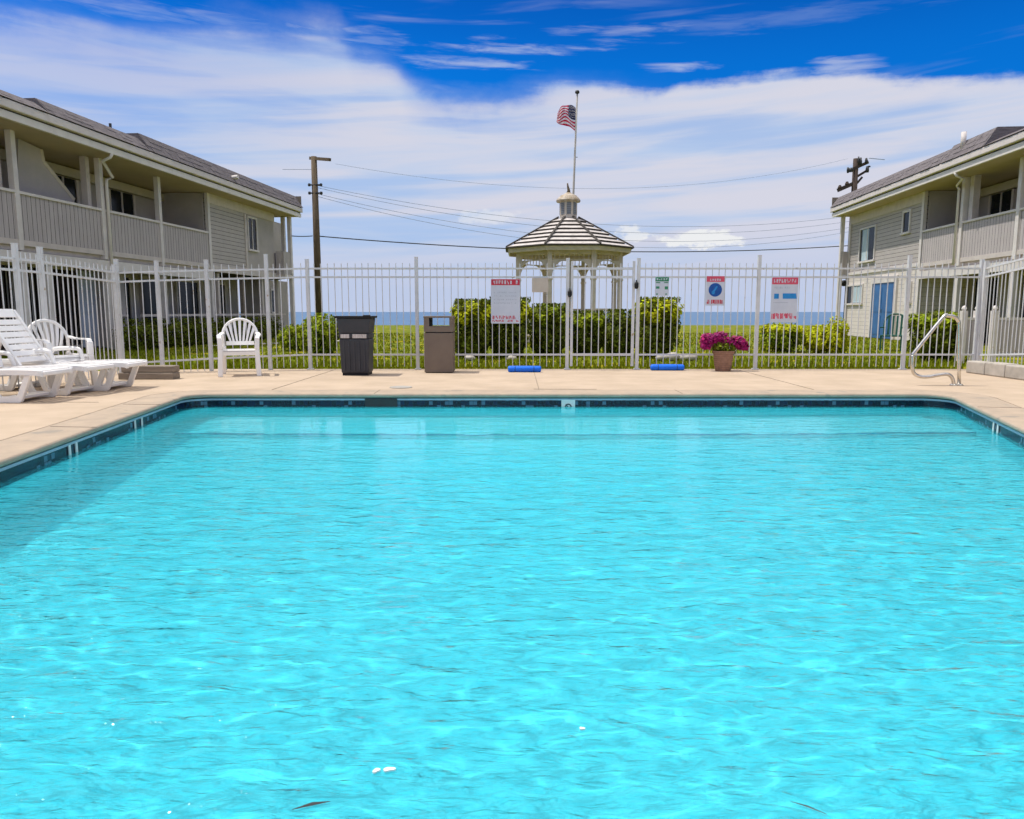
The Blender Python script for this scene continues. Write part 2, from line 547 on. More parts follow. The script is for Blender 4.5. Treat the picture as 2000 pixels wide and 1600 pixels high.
# ------------------------------------------------------------------ mesh helpers
class MB:
    def __init__(s):
        s.v = []
        s.f = []
        s.smooth = False
        s.fm = []

    def add(s, vs, fs, mi=0):
        o = len(s.v)
        s.v += [tuple(p) for p in vs]
        s.f += [tuple(i + o for i in f) for f in fs]
        s.fm += [mi] * len(fs)
        return s

    def box(s, x0, x1, y0, y1, z0, z1, mi=0):
        if x0 > x1: x0, x1 = x1, x0
        if y0 > y1: y0, y1 = y1, y0
        if z0 > z1: z0, z1 = z1, z0
        v = [(x, y, z) for x in (x0, x1) for y in (y0, y1) for z in (z0, z1)]
        return s.add(v, [(0, 1, 3, 2), (4, 6, 7, 5), (0, 4, 5, 1), (2, 3, 7, 6), (0, 2, 6, 4), (1, 5, 7, 3)], mi)

    def bar(s, a, b, w, h, up=(0, 0, 1), mi=0):
        a, b = Vector(a), Vector(b)
        d = (b - a).normalized()
        u = Vector(up)
        r = d.cross(u)
        if r.length < 1e-4:
            r = d.cross(Vector((1, 0, 0)))
        r.normalize()
        u = r.cross(d).normalized()
        v = []
        for p in (a, b):
            for i, j in ((-1, -1), (1, -1), (1, 1), (-1, 1)):
                v.append(p + r * (i * w / 2) + u * (j * h / 2))
        return s.add(v, [(3, 2, 1, 0), (4, 5, 6, 7), (0, 1, 5, 4), (1, 2, 6, 5), (2, 3, 7, 6), (3, 0, 4, 7)], mi)

    def tube(s, path, r, n=10, cap=True, mi=0, closed=False, flat=1.0):
        P = [Vector(p) for p in path]
        rs = r if isinstance(r, (list, tuple)) else [r] * len(P)
        vs = []
        fs = []
        ref = None
        for i, p in enumerate(P):
            if closed:
                t = (P[(i + 1) % len(P)] - P[i - 1]).normalized()
            else:
                t = (P[min(i + 1, len(P) - 1)] - P[max(i - 1, 0)]).normalized()
            if ref is None:
                ref = t.cross(Vector((0, 0, 1)))
                if ref.length < .05:
                    ref = t.cross(Vector((1, 0, 0)))
            ref = (ref - t * ref.dot(t)).normalized()
            b = t.cross(ref).normalized()
            for j in range(n):
                a = 2 * PI * j / n
                vs.append(p + ref * math.cos(a) * rs[i] + b * math.sin(a) * rs[i] * flat)
        m = len(P)
        for i in range(m if closed else m - 1):
            for j in range(n):
                a = i * n + j
                b_ = i * n + (j + 1) % n
                c = ((i + 1) % m) * n + (j + 1) % n
                d = ((i + 1) % m) * n + j
                fs.append((a, b_, c, d))
        if cap and not closed:
            fs.append(tuple(range(n))[::-1])
            fs.append(tuple((m - 1) * n + j for j in range(n)))
        return s.add(vs, fs, mi)

    def lathe(s, prof, n=24, c=(0, 0, 0), mi=0, ph=0.0):
        vs = []
        fs = []
        for (r, z) in prof:
            for j in range(n):
                a = 2 * PI * j / n + ph
                vs.append((c[0] + r * math.cos(a), c[1] + r * math.sin(a), c[2] + z))
        for i in range(len(prof) - 1):
            for j in range(n):
                fs.append((i * n + j, i * n + (j + 1) % n, (i + 1) * n + (j + 1) % n, (i + 1) * n + j))
        fs.append(tuple(range(n))[::-1])
        fs.append(tuple((len(prof) - 1) * n + j for j in range(n)))
        return s.add(vs, fs, mi)

    def prism(s, pts, o, u, v, t, mi=0):
        """pts 2D polygon in plane (o,u,v), thickness t along u x v"""
        o, u, v = Vector(o), Vector(u), Vector(v)
        n = u.cross(v).normalized() * t
        A = [o + u * p[0] + v * p[1] for p in pts]
        B = [a + n for a in A]
        k_ = len(pts)
        tri = tessellate_polygon([[Vector((p[0], p[1], 0)) for p in pts]])
        fs = [tuple(reversed(x)) for x in tri] + [tuple(i + k_ for i in x) for x in tri]
        fs += [(i, (i + 1) % k_, k_ + (i + 1) % k_, k_ + i) for i in range(k_)]
        return s.add(A + B, fs, mi)

    def build(s, name, m, parent=None, bevel=0.0, smooth=None, subs=0):
        me = bpy.data.meshes.new(name)
        me.from_pydata(s.v, [], s.f)
        for x in (m if isinstance(m, (list, tuple)) else [m]):
            me.materials.append(M[x] if isinstance(x, str) else x)
        if any(s.fm):
            me.polygons.foreach_set('material_index', s.fm)
        if smooth or (smooth is None and s.smooth):
            me.polygons.foreach_set('use_smooth', [True] * len(me.polygons))
        me.update()
        o = bpy.data.objects.new(name, me)
        COL.objects.link(o)
        if parent:
            o.parent = parent
        if bevel:
            b = o.modifiers.new('bevel', 'BEVEL')
            b.width = bevel
            b.segments = 2
            b.limit_method = 'ANGLE'
            b.angle_limit = R(40)
        if smooth == 'auto':
            pass
        return o


def fix_normals(o):
    import bmesh
    bm = bmesh.new()
    bm.from_mesh(o.data)
    bmesh.ops.recalc_face_normals(bm, faces=bm.faces)
    bm.to_mesh(o.data)
    bm.free()
    return o


def tag(o, label=None, cat=None, group=None, kind=None):
    if label: o['label'] = label
    if cat: o['category'] = cat
    if group: o['group'] = group
    if kind: o['kind'] = kind
    return o


def thing(name, loc, label, cat, rz=0.0, group=None):
    o = bpy.data.objects.new(name, None)
    o.empty_display_size = .2
    COL.objects.link(o)
    o.location = loc
    o.rotation_euler = (0, 0, rz)
    return tag(o, label, cat, group)


def copy_tree(o, parent=None):
    c = o.copy()
    COL.objects.link(c)
    if parent: c.parent = parent
    for ch in [x for x in COL.objects if x.parent == o]:
        copy_tree(ch, c)
    return c


# ================================================================== GROUND, DECK, POOL
P0 = ground(-70, 924)
pl_near = ground(0, 900)
pl_far = ground(370, 769)
pr_far = ground(1850, 769)
pr_near = ground(2000, 838)
yb = pl_far.y


def corner(p, a, b, r, n=7):
    """fillet of polygon corner p between a and b"""
    p, a, b = Vector(p).to_2d(), Vector(a).to_2d(), Vector(b).to_2d()
    u = (a - p).normalized()
    v = (b - p).normalized()
    ang = u.angle(v)
    t = r / math.tan(ang / 2)
    A, B = p + u * t, p + v * t
    c = p + (u + v).normalized() * (r / math.sin(ang / 2))
    out = []
    a0 = math.atan2(*(A - c).yx)
    a1 = math.atan2(*(B - c).yx)
    da = (a1 - a0 + PI) % (2 * PI) - PI
    for i in range(n + 1):
        q = a0 + da * i / n
        out.append(c + Vector((math.cos(q), math.sin(q))) * r)
    return out


dl = (pl_near - pl_far).normalized()
dr = (pr_near - pr_far).normalized()
L_mid = pl_far + dl * 4.6
R_mid = pr_far + dr * 4.2
NEAR = 0.45
base_poly = [Vector((L_mid.x, NEAR)), Vector((R_mid.x, NEAR)), R_mid.to_2d(), Vector((pr_far.x, yb)), Vector((pl_far.x, yb)), L_mid.to_2d()]
rad = [.4, .4, 1.2, .24, .24, 1.2]
pool = []
for i, p in enumerate(base_poly):
    pool += corner(p, base_poly[i - 1], base_poly[(i + 1) % 6], rad[i])


def offset(poly, d):
    """outward offset for CCW polygon"""
    n = len(poly)
    out = []
    for i in range(n):
        a, b, c = poly[i - 1], poly[i], poly[(i + 1) % n]
        e1 = (b - a).normalized()
        e2 = (c - b).normalized()
        n1_ = Vector((e1.y, -e1.x))
        n2_ = Vector((e2.y, -e2.x))
        m_ = (n1_ + n2_).normalized()
        out.append(b + m_ * (d / max(.4, m_.dot(n1_))))
    return out


def sheet_with_hole(mb, outer, inner, z):
    A = [Vector((p[0], p[1], 0)) for p in outer]
    B = [Vector((p[0], p[1], 0)) for p in inner]
    tri = tessellate_polygon([A, B])
    vs = [(p.x, p.y, z) for p in A + B]
    fs = []
    for t in tri:
        a, b, c = (Vector(vs[i]) for i in t)
        fs.append(t if (b - a).cross(c - a).z > 0 else t[::-1])
    mb.add(vs, fs)


def ring(mb, pa, za, pb, zb, mi=0):
    n = len(pa)
    vs = [(p.x, p.y, za) for p in pa] + [(p.x, p.y, zb) for p in pb]
    mb.add(vs, [(i, (i + 1) % n, n + (i + 1) % n, n + i) for i in range(n)], mi)


COPW = .43
deck_in = offset(pool, COPW + .012)
cop_out = offset(pool, COPW)
FY = 12.95    # fence line
mb = MB()
deck_outer = [(-9.2, -6), (9.6, -6), (9.6, 12.2), (8.35, FY + .1), (-5.2, FY + .12), (-6.6, 12.7), (-9.2, 12.3)]
sheet_with_hole(mb, deck_outer, deck_in, 0.0)
n = len(deck_outer)
mb.add([(p[0], p[1], 0) for p in deck_outer] + [(p[0], p[1], -.12) for p in deck_outer], [(i, n + i, n + (i + 1) % n, (i + 1) % n) for i in range(n)])
ring(mb, deck_in, 0.0, deck_in, -.12)
deck = tag(mb.build('pool_deck', 'deck'), kind='structure')

mb = MB()
for x_ in (-3.1, .35, 3.9):
    mb.bar((x_, yb + COPW + .03, .0025), (x_ + .02, FY - .02, .0025), .0045, .003)
mb.bar((-4.6, 8.2, .0025), (-9.1, 8.35, .0025), .0045, .003)
mb.bar((6.2, 8.6, .0025), (9.5, 8.7, .0025), .0045, .003)
mb.bar((.28, 9.62, .0025), (1.1, 9.60, .0025), .012, .003)
mb.build('deck_joints', 'joint', deck)
pool_root = bpy.data.objects.new('swimming_pool', None)
COL.objects.link(pool_root)
tag(pool_root, kind='structure')
# coping with rounded nose
mb = MB()
prof = [(COPW, -.10), (COPW, 0.0), (.03, 0.0), (.012, -.004), (.003, -.013), (0, -.026), (.003, -.04), (.012, -.05), (.08, -.052)]
for (d0, z0), (d1, z1) in zip(prof, prof[1:]):
    ring(mb, offset(pool, d0), z0, offset(pool, d1), z1)
cop = mb.build('coping', 'coping', pool_root)
mb = MB()
ring(mb, offset(pool, COPW + .02), -.03, offset(pool, COPW - .01), -.03)
mb.build('expansion_joint', 'joint', pool_root)
mb = MB()
for (ax, ay, bx_, by_) in ((-1.7, yb + .012, -1.7, yb + COPW), (2.1, yb + .012, 2.1, yb + COPW), (-3.62, 6.4, -4.05, 6.44), (-3.82, 8.0, -4.24, 8.03), (4.93, 7.8, 5.34, 7.72)):
    mb.bar((ax, ay, .0015), (bx_, by_, .0015), .0045, .003)
mb.build('coping_joints', 'joint', pool_root)
mb = MB()
wp = offset(pool, .04)
ring(mb, offset(pool, .03), -.064, offset(pool, .03), -.086)
ring(mb, offset(pool, .03), -.086, wp, -.086)
ring(mb, offset(pool, .078), -.064, offset(pool, .03), -.064)
mb.build('liner_track', 'strip', pool_root)
mb = MB()
ring(mb, offset(pool, .075), -.05, offset(pool, .075), -.066)
mb.build('coping_shade', 'interior_shade', pool_root)  # dark ring paints the shadow under the coping lip
mb = MB()
ring(mb, wp, -.086, wp, -.33)
tile = mb.build('tile_band', 'tile', pool_root)
DEPTH = -1.18
mb = MB()
ring(mb, wp, -.33, wp, DEPTH)
tri = tessellate_polygon([[Vector((p.x, p.y, 0)) for p in wp]])
vs = [(p.x, p.y, DEPTH) for p in wp]
mb.add(vs, [t if (Vector(vs[t[1]]) - Vector(vs[t[0]])).cross(Vector(vs[t[2]]) - Vector(vs[t[0]])).z > 0 else t[::-1] for t in tri])
shell = mb.build('pool_basin', 'plaster', pool_root)
# step at the far end with a dark nosing line
mb = MB()
mb.box(pl_far.x + .35, pr_far.x - .35, yb - 1.22, yb - .02, DEPTH, DEPTH + .22)
step = mb.build('underwater_step', 'plaster', pool_root)
mb = MB()
mb.box(pl_far.x + .35, pr_far.x - .35, yb - 1.232, yb - 1.18, DEPTH + .19, DEPTH + .224)
nosing = mb.build('step_nosing', 'linetile', pool_root)
# main drain
dp = Vector((-.62, 2.12, DEPTH + .004))
mb = MB()
mb.lathe([(.17, 0), (.165, .02), (.14, .025)], 28, dp)
drain = mb.build('main_drain', 'linetile', pool_root, smooth=False)
# crack line underwater right
# depth markers on the wall


def wall_tile(px, py, w, h, name='depth_marker', m='petal_w', z=-.165):
    p = ground(px, py, -.1)
    # nearest segment of wall polygon
    best = None
    n = len(wp)
    for i in range(n):
        a, b = wp[i], wp[(i + 1) % n]
        e = b - a
        if e.length < 1e-6: continue
        t = max(0, min(1, (p.to_2d() - a).dot(e) / e.length_squared))
        q = a + e * t
        dd = (q - p.to_2d()).length
        if best is None or dd < best[0]:
            best = (dd, q, e.normalized())
    _, q, e = best
    inn = Vector((-e.y, e.x))
    o_ = q + inn * .004
    mb = MB()
    pts_ = [(-w / 2, -h / 2), (w / 2, -h / 2), (w / 2, h / 2), (-w / 2, h / 2)]
    mb.prism(pts_, (o_.x, o_.y, z), (e.x, e.y, 0), (0, 0, 1), -.008)
    fo = fix_normals(mb.build(name, m, pool_root))
    return o_, e, inn, fo


# far marker with a ring glyph
o_, e_, i_, mk_ = wall_tile(1101, 770, .17, .22, z=-.19)
mb = MB()
c3 = Vector((o_.x, o_.y, -.17)) + Vector((i_.x, i_.y, 0)) * .012
ue = Vector((e_.x, e_.y, 0))
mb.tube([c3 + ue * (math.cos(t) * .036) + Vector((0, 0, math.sin(t) * .036)) for t in [R(-60 + 15 * i) for i in range(20)]], .007, 6)
mb.tube([c3 - ue * .03 + Vector((0, 0, -.045)), c3 + ue * .03 + Vector((0, 0, .035))], .006, 6)
mb.build('marker_symbol', 'sign_dark', mk_)
for (x_, y_) in ((88, 872), (246, 822), (1989, 832)):
    for k_ in (-1, 1):
        dxp = 9 if x_ < 1000 else 7
        wall_tile(x_ + k_ * dxp * .95, y_ - k_ * (2.6 if x_ < 1000 else -2.2), .035, .24, name='marker_strip', z=-.2)
# skimmer mouth in far wall
o_, e_, i_, sk_ = wall_tile(765, 770, .40, .13, name='skimmer_mouth', m='metal_dark', z=-.13)
for ob in (shell, step, tile, nosing, drain):
    ob.cycles.is_caustics_receiver = True

# water surface with real ripples
x0, x1, y0, y1 = pl_far.x - .2, pr_far.x + .2, NEAR - .2, yb + .2
RES = .021
nx, ny = int((x1 - x0) / RES), int((y1 - y0) / RES)
WZ = -.165


def rip(x, y):
    a = Vector((x * .85 + y * .3, y * 2.1 - x * .45, 0))
    amp = .22 + .78 * min(1, max(0, (9.0 - y) / 5.5))
    wv = noise.noise(a * 1.25 + Vector((3, 1, 0))) * .0045
    wv += noise.noise(a * 2.9) * .0030
    wv += noise.noise(Vector((x * 4.8 + y * 1.6, y * 9.4 - x * 1.2, 2))) * .0031
    wv += noise.noise(Vector((x * 10 + y * 3, y * 17, 5))) * .0017
    return wv * amp


vs = []
for j in range(ny + 1):
    for i in range(nx + 1):
        x, y = x0 + (x1 - x0) * i / nx, y0 + (y1 - y0) * j / ny
        vs.append((x, y, WZ + rip(x, y)))
fs = []
for j in range(ny):
    for i in range(nx):
        a = j * (nx + 1) + i
        fs.append((a, a + 1, a + nx + 2, a + nx + 1))
me = bpy.data.meshes.new('water')
me.from_pydata(vs, [], fs)
me.polygons.foreach_set('use_smooth', [True] * len(fs))
me.materials.append(M['water'])
water = bpy.data.objects.new('water', me)
COL.objects.link(water)
tag(water, kind='structure')
water.cycles.is_caustics_caster = True

# lawn ground sheet (with an opening where deck and pool are) and sea
mb = MB()
lo_outer = [(-400, -60), (400, -60), (400, 57), (-400, 57)]
sheet_with_hole(mb, lo_outer, [(p[0], p[1]) for p in [(-9.0, -5.8), (9.4, -5.8), (9.4, 12.1), (8.3, FY), (-5.1, FY), (-6.5, 12.6), (-9.0, 12.2)]], -.012)
mb.add([(-400, 57, -.012), (400, 57, -.012), (400, 61, -1.6), (-400, 61, -1.6)], [(0, 1, 2, 3)])
tag(mb.build('lawn', 'grass'), kind='structure')
mb = MB()
mb.add([(-9000, 58, -1.3), (9000, 58, -1.3), (9000, 9000, -1.3), (-9000, 9000, -1.3)], [(0, 1, 2, 3)])
tag(mb.build('sea', 'sea'), kind='structure')
# pale walkway patches in the lawn
mb = MB()
a, b = ground(535, 676), ground(668, 666)
mb.prism([(a.x - 2, a.y), (a.x - 2, a.y + 1.0), (b.x, b.y + .9), (b.x, b.y)], (0, 0, -.008), (1, 0, 0), (0, 1, 0), .004)
a, b = ground(1488, 666), ground(1600, 680)
mb.prism([(a.x, a.y), (a.x, a.y + 1.0), (b.x + .3, b.y + .9), (b.x + .3, b.y)], (0, 0, -.008), (1, 0, 0), (0, 1, 0), .004)
tag(fix_normals(mb.build('path', 'trim_light')), kind='structure')
# grass blades
mb = MB()
rg = random.Random(3)
for i in range(26000):
    y = FY + .15 + (rg.random() ** 1.7) * 22
    x = rg.uniform(-1, 1) * (7.5 + (y - 13) * .65) + .4
    h = rg.uniform(.03, .085) * (1.25 if y < 15 else 1)
    a = rg.uniform(0, PI)
    w_ = .008 + .0006 * y
    c, s_ = math.cos(a) * w_, math.sin(a) * w_
    lx, ly = rg.uniform(-.03, .03), rg.uniform(-.03, .03)
    mb.add([(x - c, y - s_, -.012), (x + c, y + s_, -.012), (x + lx, y + ly, h)], [(0, 1, 2)])
tag(mb.build('grass', 'blade'), kind='stuff')


# ================================================================== POOL FENCE
def fp(px, Y):
    k_, _ = slopes(px, 640)
    return Vector((k_ * Y, Y, 0))


RAILS = (.26, 1.59, 1.735)


def fence(name, posts, label, skip=()):
    """posts: list of (Vector xy, ground dz, post height)"""
    c = posts[0][0]
    root = thing(name, (c.x, c.y, 0), label, 'fence', 0, 'pool fence sections')
    off = Vector((c.x, c.y, 0))
    for p, dz_, h in posts:
        mb = MB()
        q = p - off
        mb.box(q.x - .028, q.x + .028, q.y - .028, q.y + .028, dz_ - .05, dz_ + h)
        mb.box(q.x - .05, q.x + .05, q.y - .05, q.y + .05, dz_ - .01, dz_ + .02)
        mb.box(q.x - .031, q.x + .031, q.y - .031, q.y + .031, dz_ + h, dz_ + h + .012)
        mb.build('post', 'white_paint', root)
    for i in range(len(posts) - 1):
        if i in skip: continue
        (a, za, _), (b, zb, _) = posts[i], posts[i + 1]
        a, b = a - off, b - off
        d = (b - a)
        ln = d.length
        d.normalize()
        for rz in RAILS:
            mb = MB()
            mb.bar(a + d * .028 + Vector((0, 0, za + rz)), b - d * .028 + Vector((0, 0, zb + rz)), .028, .030)
            mb.build('rail', 'white_paint', root)
        mb = MB()
        npk = max(1, int(round(ln / .117)))
        rr = random.Random(i)
        for j in range(1, npk):
            t = j / npk
            p = a + (b - a) * t
            z_ = za + (zb - za) * t
            u = Vector((d.y, -d.x, 0)) * .0
            tp = 1.825 + rr.uniform(-.006, .006)
            lean = rr.uniform(-.008, .008)
            q = p
            mb.bar(q + Vector((0, 0, z_ + .05)), q + Vector((lean, 0, z_ + tp)), .0118, .0118, up=(d.y, -d.x, 0))
        mb.build('picket_panel', 'white_paint', root)
    return root


lf = [(fp(1108, FY), 0, 1.9), (fp(815, FY), 0, 1.92), (fp(604, 12.95), 0, 1.88), (fp(525, 12.85), -.02, 1.98), (fp(409, 12.6), -.05, 1.9), (fp(313, 12.4), -.08, 1.9), (fp(235, 12.2), -.11, 1.94)]
XS = fp(235, 12.2).x
fence('pool_fence', lf, 'long white picket fence behind the trash bins, left of the gate')
s_posts = [(Vector((XS + .02, 12.10, 0)), -.11, 1.85)]
for (px_, Y_) in ((88, 10.25), (40, 9.7)):
    s_posts.append((Vector((slopes(px_, 620)[0] * Y_, Y_, 0)), -.06, 1.92))
s_posts.append((Vector((-6.75, 7.6, 0)), -.03, 1.92))
s_posts.append((Vector((-6.8, 5.4, 0)), 0, 1.92))
fence('pool_fence', s_posts, 'white picket fence side running behind the sun loungers')
fence('pool_fence', [(fp(1245, FY), 0, 1.9), (fp(1478, FY), 0, 1.95), (fp(1768, FY), 0, 1.95), (fp(1908, FY), 0, 1.88)], 'white picket fence right of the gate, behind the flower pot')
fence('pool_fence', [(fp(1916, FY - .06), .0, 1.85), (fp(2035, 11.0), .12, 1.85), (fp(2380, 8.2), .12, 1.9)], 'white picket fence side set on the grey stone edging, far right')

# gate
ga, gb = fp(1114, FY), fp(1238, FY)
gate = thing('pool_gate', (ga.x, ga.y, 0), 'white picket gate with dark latches in front of the gazebo', 'gate')
wd = gb.x - ga.x
for x in (.02, wd - .02):
    MB().box(x - .022, x + .022, -.022, .022, .06, 1.86).build('stile', 'white_paint', gate)
for rz in RAILS:
    MB().box(.042, wd - .042, -.016, .016, rz - .02, rz + .02).build('rail', 'white_paint', gate)
mb = MB()
for j in range(1, 9):
    x = wd * j / 9
    mb.box(x - .0068, x + .0068, -.006, .006, .06, 1.825)
mb.build('picket_panel', 'white_paint', gate)
for x, z in ((-.02, 1.31), (wd + .02, 1.45)):
    mb = MB()
    mb.smooth = True
    mb.tube([(x, -.05, z - .055), (x, -.06, z - .03), (x, -.06, z + .03), (x, -.05, z + .055)], [.022, .035, .035, .022], 10)
    mb.box(x - .008, x + .008, -.05, -.02, z - .06, z + .09)
    mb.build('latch', 'black', gate, smooth=False)


# ------------------------------------------------------------------ signs
def glyphs(mb, x0, x1, z0, z1, y, seed, n=10, fill=.62):
    """rows of small illegible letter strokes"""
    rr = random.Random(seed)
    st = (x1 - x0) / n
    for i in range(n):
        xa = x0 + st * i + st * .12
        xb = xa + st * fill
        t = st * (.26 if n <= 9 else .16)
        if n > 6 and rr.random() < .14: continue
        H = z1 - z0
        strokes = []
        xx = xa
        while xx < xb - t * .4:
            w_s = t * rr.uniform(.5, 1.25)
            lo = z0 + H * rr.choice((0, 0, .12, .45))
            hi_ = z1 - H * rr.choice((0, 0, .1, .5))
            if hi_ <= lo: hi_ = lo + H * .3
            strokes.append((xx, min(xb, xx + w_s), lo, hi_))
            xx += w_s + t * rr.uniform(.0, .5)
        for (a_, b_, c_, d_) in strokes:
            if b_ > a_:
                mb.box(a_, b_, y - .0015, y, c_, d_)


def sign(px0, px1, py0, py1, label, m='sign_white', Y=FY - .045):
    a = at(px0, py1, Y)
    b = at(px1, py0, Y)
    w_, h_ = b.x - a.x, b.z - a.z
    r = thing('fence_sign', (a.x, Y, a.z), label, 'sign', 0, 'signs on the pool fence')
    MB().box(0, w_, 0, .006, 0, h_).build('board', m, r, bevel=.002)
    mb = MB()
    for x in (.03, w_ - .03):
        mb.box(x - .006, x + .006, .0062, .028, h_ - .03, h_ - .018)
        mb.box(x - .006, x + .006, .0062, .028, .02, .032)
    mb.build('bracket', 'metal_dark', r)
    return r, w_, h_


r, w_, h_ = sign(959, 1016, 545, 632, 'large white sign with red header and red footer text on the fence')
MB().box(.006, w_ - .006, -.003, 0, h_ - .105, h_ - .006).build('header_band', 'sign_red', r)
mb = MB()
glyphs(mb, .03, w_ - .03, h_ - .088, h_ - .024, -.003, 4, 9)
mb.build('lettering', 'sign_white', r)
mb = MB()
for i, (z, nn) in enumerate(((h_ - .24, 14), (h_ - .30, 12), (h_ - .36, 13), (h_ - .42, 11))):
    glyphs(mb, .05, w_ - .06, z, z + .022, 0, 20 + i, nn)
lt = mb.build('small_print', mat('faded_ink', (.45, .50, .58), .6), r)
mb = MB()
glyphs(mb, .02, w_ - .02, .075, .135, 0, 8, 8, .8)
glyphs(mb, .02, w_ - .02, .03, .062, 0, 9, 9, .8)
mb.build('footer_lettering', 'sign_red', r)

r, w_, h_ = sign(1039, 1071, 543, 571, 'small plain tan board hung on the fence left of the gate', 'sign_tan')
r, w_, h_ = sign(1279, 1307, 541, 578, 'small green and white sign hung on the fence right of the gate')
MB().box(.004, w_ - .004, -.003, 0, h_ - .075, h_ - .004).build('header_band', 'sign_green', r)
mb = MB()
glyphs(mb, .02, w_ - .02, h_ - .055, h_ - .022, -.003, 2, 5)
mb.build('lettering', 'sign_white', r)
mb = MB()
mb.box(.012, w_ * .36, -.0015, 0, h_ - .105, h_ - .09)
mb.box(w_ * .64, w_ - .012, -.0015, 0, h_ - .105, h_ - .09)
mb.box(.015, w_ * .32, -.0015, 0, h_ * .38, h_ * .5)
mb.box(w_ * .7, w_ - .015, -.0015, 0, h_ * .34, h_ * .5)
mb.box(.02, .05, -.0015, 0, .02, .04)
mb.box(w_ - .06, w_ - .03, -.0015, 0, .02, .04)
mb.build('small_print', 'sign_green', r)

r, w_, h_ = sign(1378, 1416, 539, 597, 'white sign with a round blue symbol between red lines of text')
MB().box(.006, w_ - .006, -.003, 0, h_ - .10, h_ - .006).build('header_band', 'sign_pink', r)
mb = MB()
glyphs(mb, .02, w_ - .02, h_ - .085, h_ - .045, -.003, 14, 7)
mb.build('lettering', 'sign_white', r)
mb = MB()
cz = h_ * .53
cx = w_ * .5
mb.prism([(math.cos(2 * PI * i / 32) * .115, math.sin(2 * PI * i / 32) * .115) for i in range(32)], (cx, 0, cz), (1, 0, 0), (0, 0, 1), .003)
disc = fix_normals(mb.build('symbol_disc', 'sign_blue', r))
mb = MB()
mb.bar((cx - .035, -.005, cz - .035), (cx + .03, -.005, cz + .06), .003, .03, up=(1, 0, -1))
mb.lathe([(.03, 0), (.03, .002)], 14, (0, 0, 0))
# turn the last lathe into a vertical dot
for i in range(8, len(mb.v)):
    x, y, z = mb.v[i]
    mb.v[i] = (cx - .035 + x, -.004 - z, cz - .045 + y)
mb.build('symbol', 'sign_sky', disc)
mb = MB()
glyphs(mb, .012, w_ - .012, .03, .10, 0, 31, 4, .86)
mb.build('footer_lettering', 'sign_red', r)

r, w_, h_ = sign(1504, 1560, 541, 630, 'large faded white sign with pink header and blue bars nearest the right building')
MB().box(.006, w_ - .006, -.003, 0, h_ - .125, h_ - .01).build('header_band', 'sign_pink', r)
mb = MB()
glyphs(mb, .03, w_ - .03, h_ - .10, h_ - .035, -.003, 51, 9)
mb.build('lettering', 'sign_white', r)
mb = MB()
z = h_ - .37
mb.prism([(.05, z), (.13, z), (.13, z + .085), (.05, z + .085)], (0, 0, 0), (1, 0, 0), (0, 0, 1), .003)
mb.prism([(.20, z), (.44, z), (.425, z + .09), (.195, z + .09)], (0, 0, 0), (1, 0, 0), (0, 0, 1), .003)
fix_normals(mb.build('blue_band', 'sign_sky', r))
mb = MB()
glyphs(mb, .05, w_ - .14, h_ - .20, h_ - .165, 0, 61, 9, .5)
mb.box(.04, w_ - .16, -.0015, 0, h_ - .44, h_ - .433)
mb.build('small_print', 'metal_dark' if False else lt.data.materials[0], r)
mb = MB()
glyphs(mb, .01, w_ - .01, .06, .16, 0, 71, 6, .88)
mb.build('footer_lettering', 'sign_pink', r)


# ================================================================== BUILDINGS
class Bld:
    def __init__(s, g0, g1, sg, label, ov=.75):
        # g0,g1 pixel points on gutter mid line (z=5.2)
        def pt(px, py):
            k_, sl = slopes(px, py)
            Y = (5.2 - CAMZ) / sl
            return Vector((k_ * Y, Y, 0))
        A, B = pt(*g0), pt(*g1)
        s.d = (B - A).normalized()
        s.sg = sg
        s.n = Vector((-s.d.y, s.d.x, 0)) * sg
        s.o = B - s.n * ov
        s.root = thing('motel_building', s.o, label, 'building', math.atan2(s.d.y, s.d.x))

    def S(s, px, py, w=0.0):
        k_, sl = slopes(px, py)
        o = s.o + s.n * w
        # (o.x + t dx) = k (o.y + t dy)
        t = (k_ * o.y - o.x) / (s.d.x - k_ * s.d.y)
        Y = o.y + t * s.d.y
        return t, CAMZ + sl * Y

    def box(s, mb, s0, s1, w0, w1, z0, z1, mi=0):
        mb.box(s0, s1, s.sg * w0, s.sg * w1, z0, z1, mi)
        return mb

    def part(s, name, m, boxes, parent=None, bevel=0, label=None):
        mb = MB()
        for b in boxes:
            s.box(mb, *b)
        o = mb.build(name, m, parent or s.root, bevel)
        if label: o['label'] = label
        return o

    def window(s, s0, s1, z0, z1, w, frame='trim_light', curtain=None, mull=1, fr=.07):
        f = s.part('window', frame, [(s0 - fr, s1 + fr, w - .02, w + .04, z1, z1 + fr), (s0 - fr, s0, w - .02, w + .04, z0, z1),
                                     (s1, s1 + fr, w - .02, w + .04, z0, z1)] + [
            (s0 + (s1 - s0) * (i + 1) / (mull + 1) - .025, s0 + (s1 - s0) * (i + 1) / (mull + 1) + .025, w - .005, w + .025, z0, z1) for i in range(mull)])
        s.part('pane', 'glass', [(s0, s1, w - .015, w + .006, z0, z1)], f)
        s.part('sill', frame, [(s0 - fr - .03, s1 + fr + .03, w - .02, w + .07, z0 - .07, z0)], f)
        if curtain:
            a, b = curtain
            s.part('curtain', 'curtain', [(s0 + (s1 - s0) * a, s0 + (s1 - s0) * b, w + .007, w + .012, z0 + .02, z1 - .02)], f)
        return f


DEEP = -9.0
EE = .03     # far end of the eaves, measured along the wall


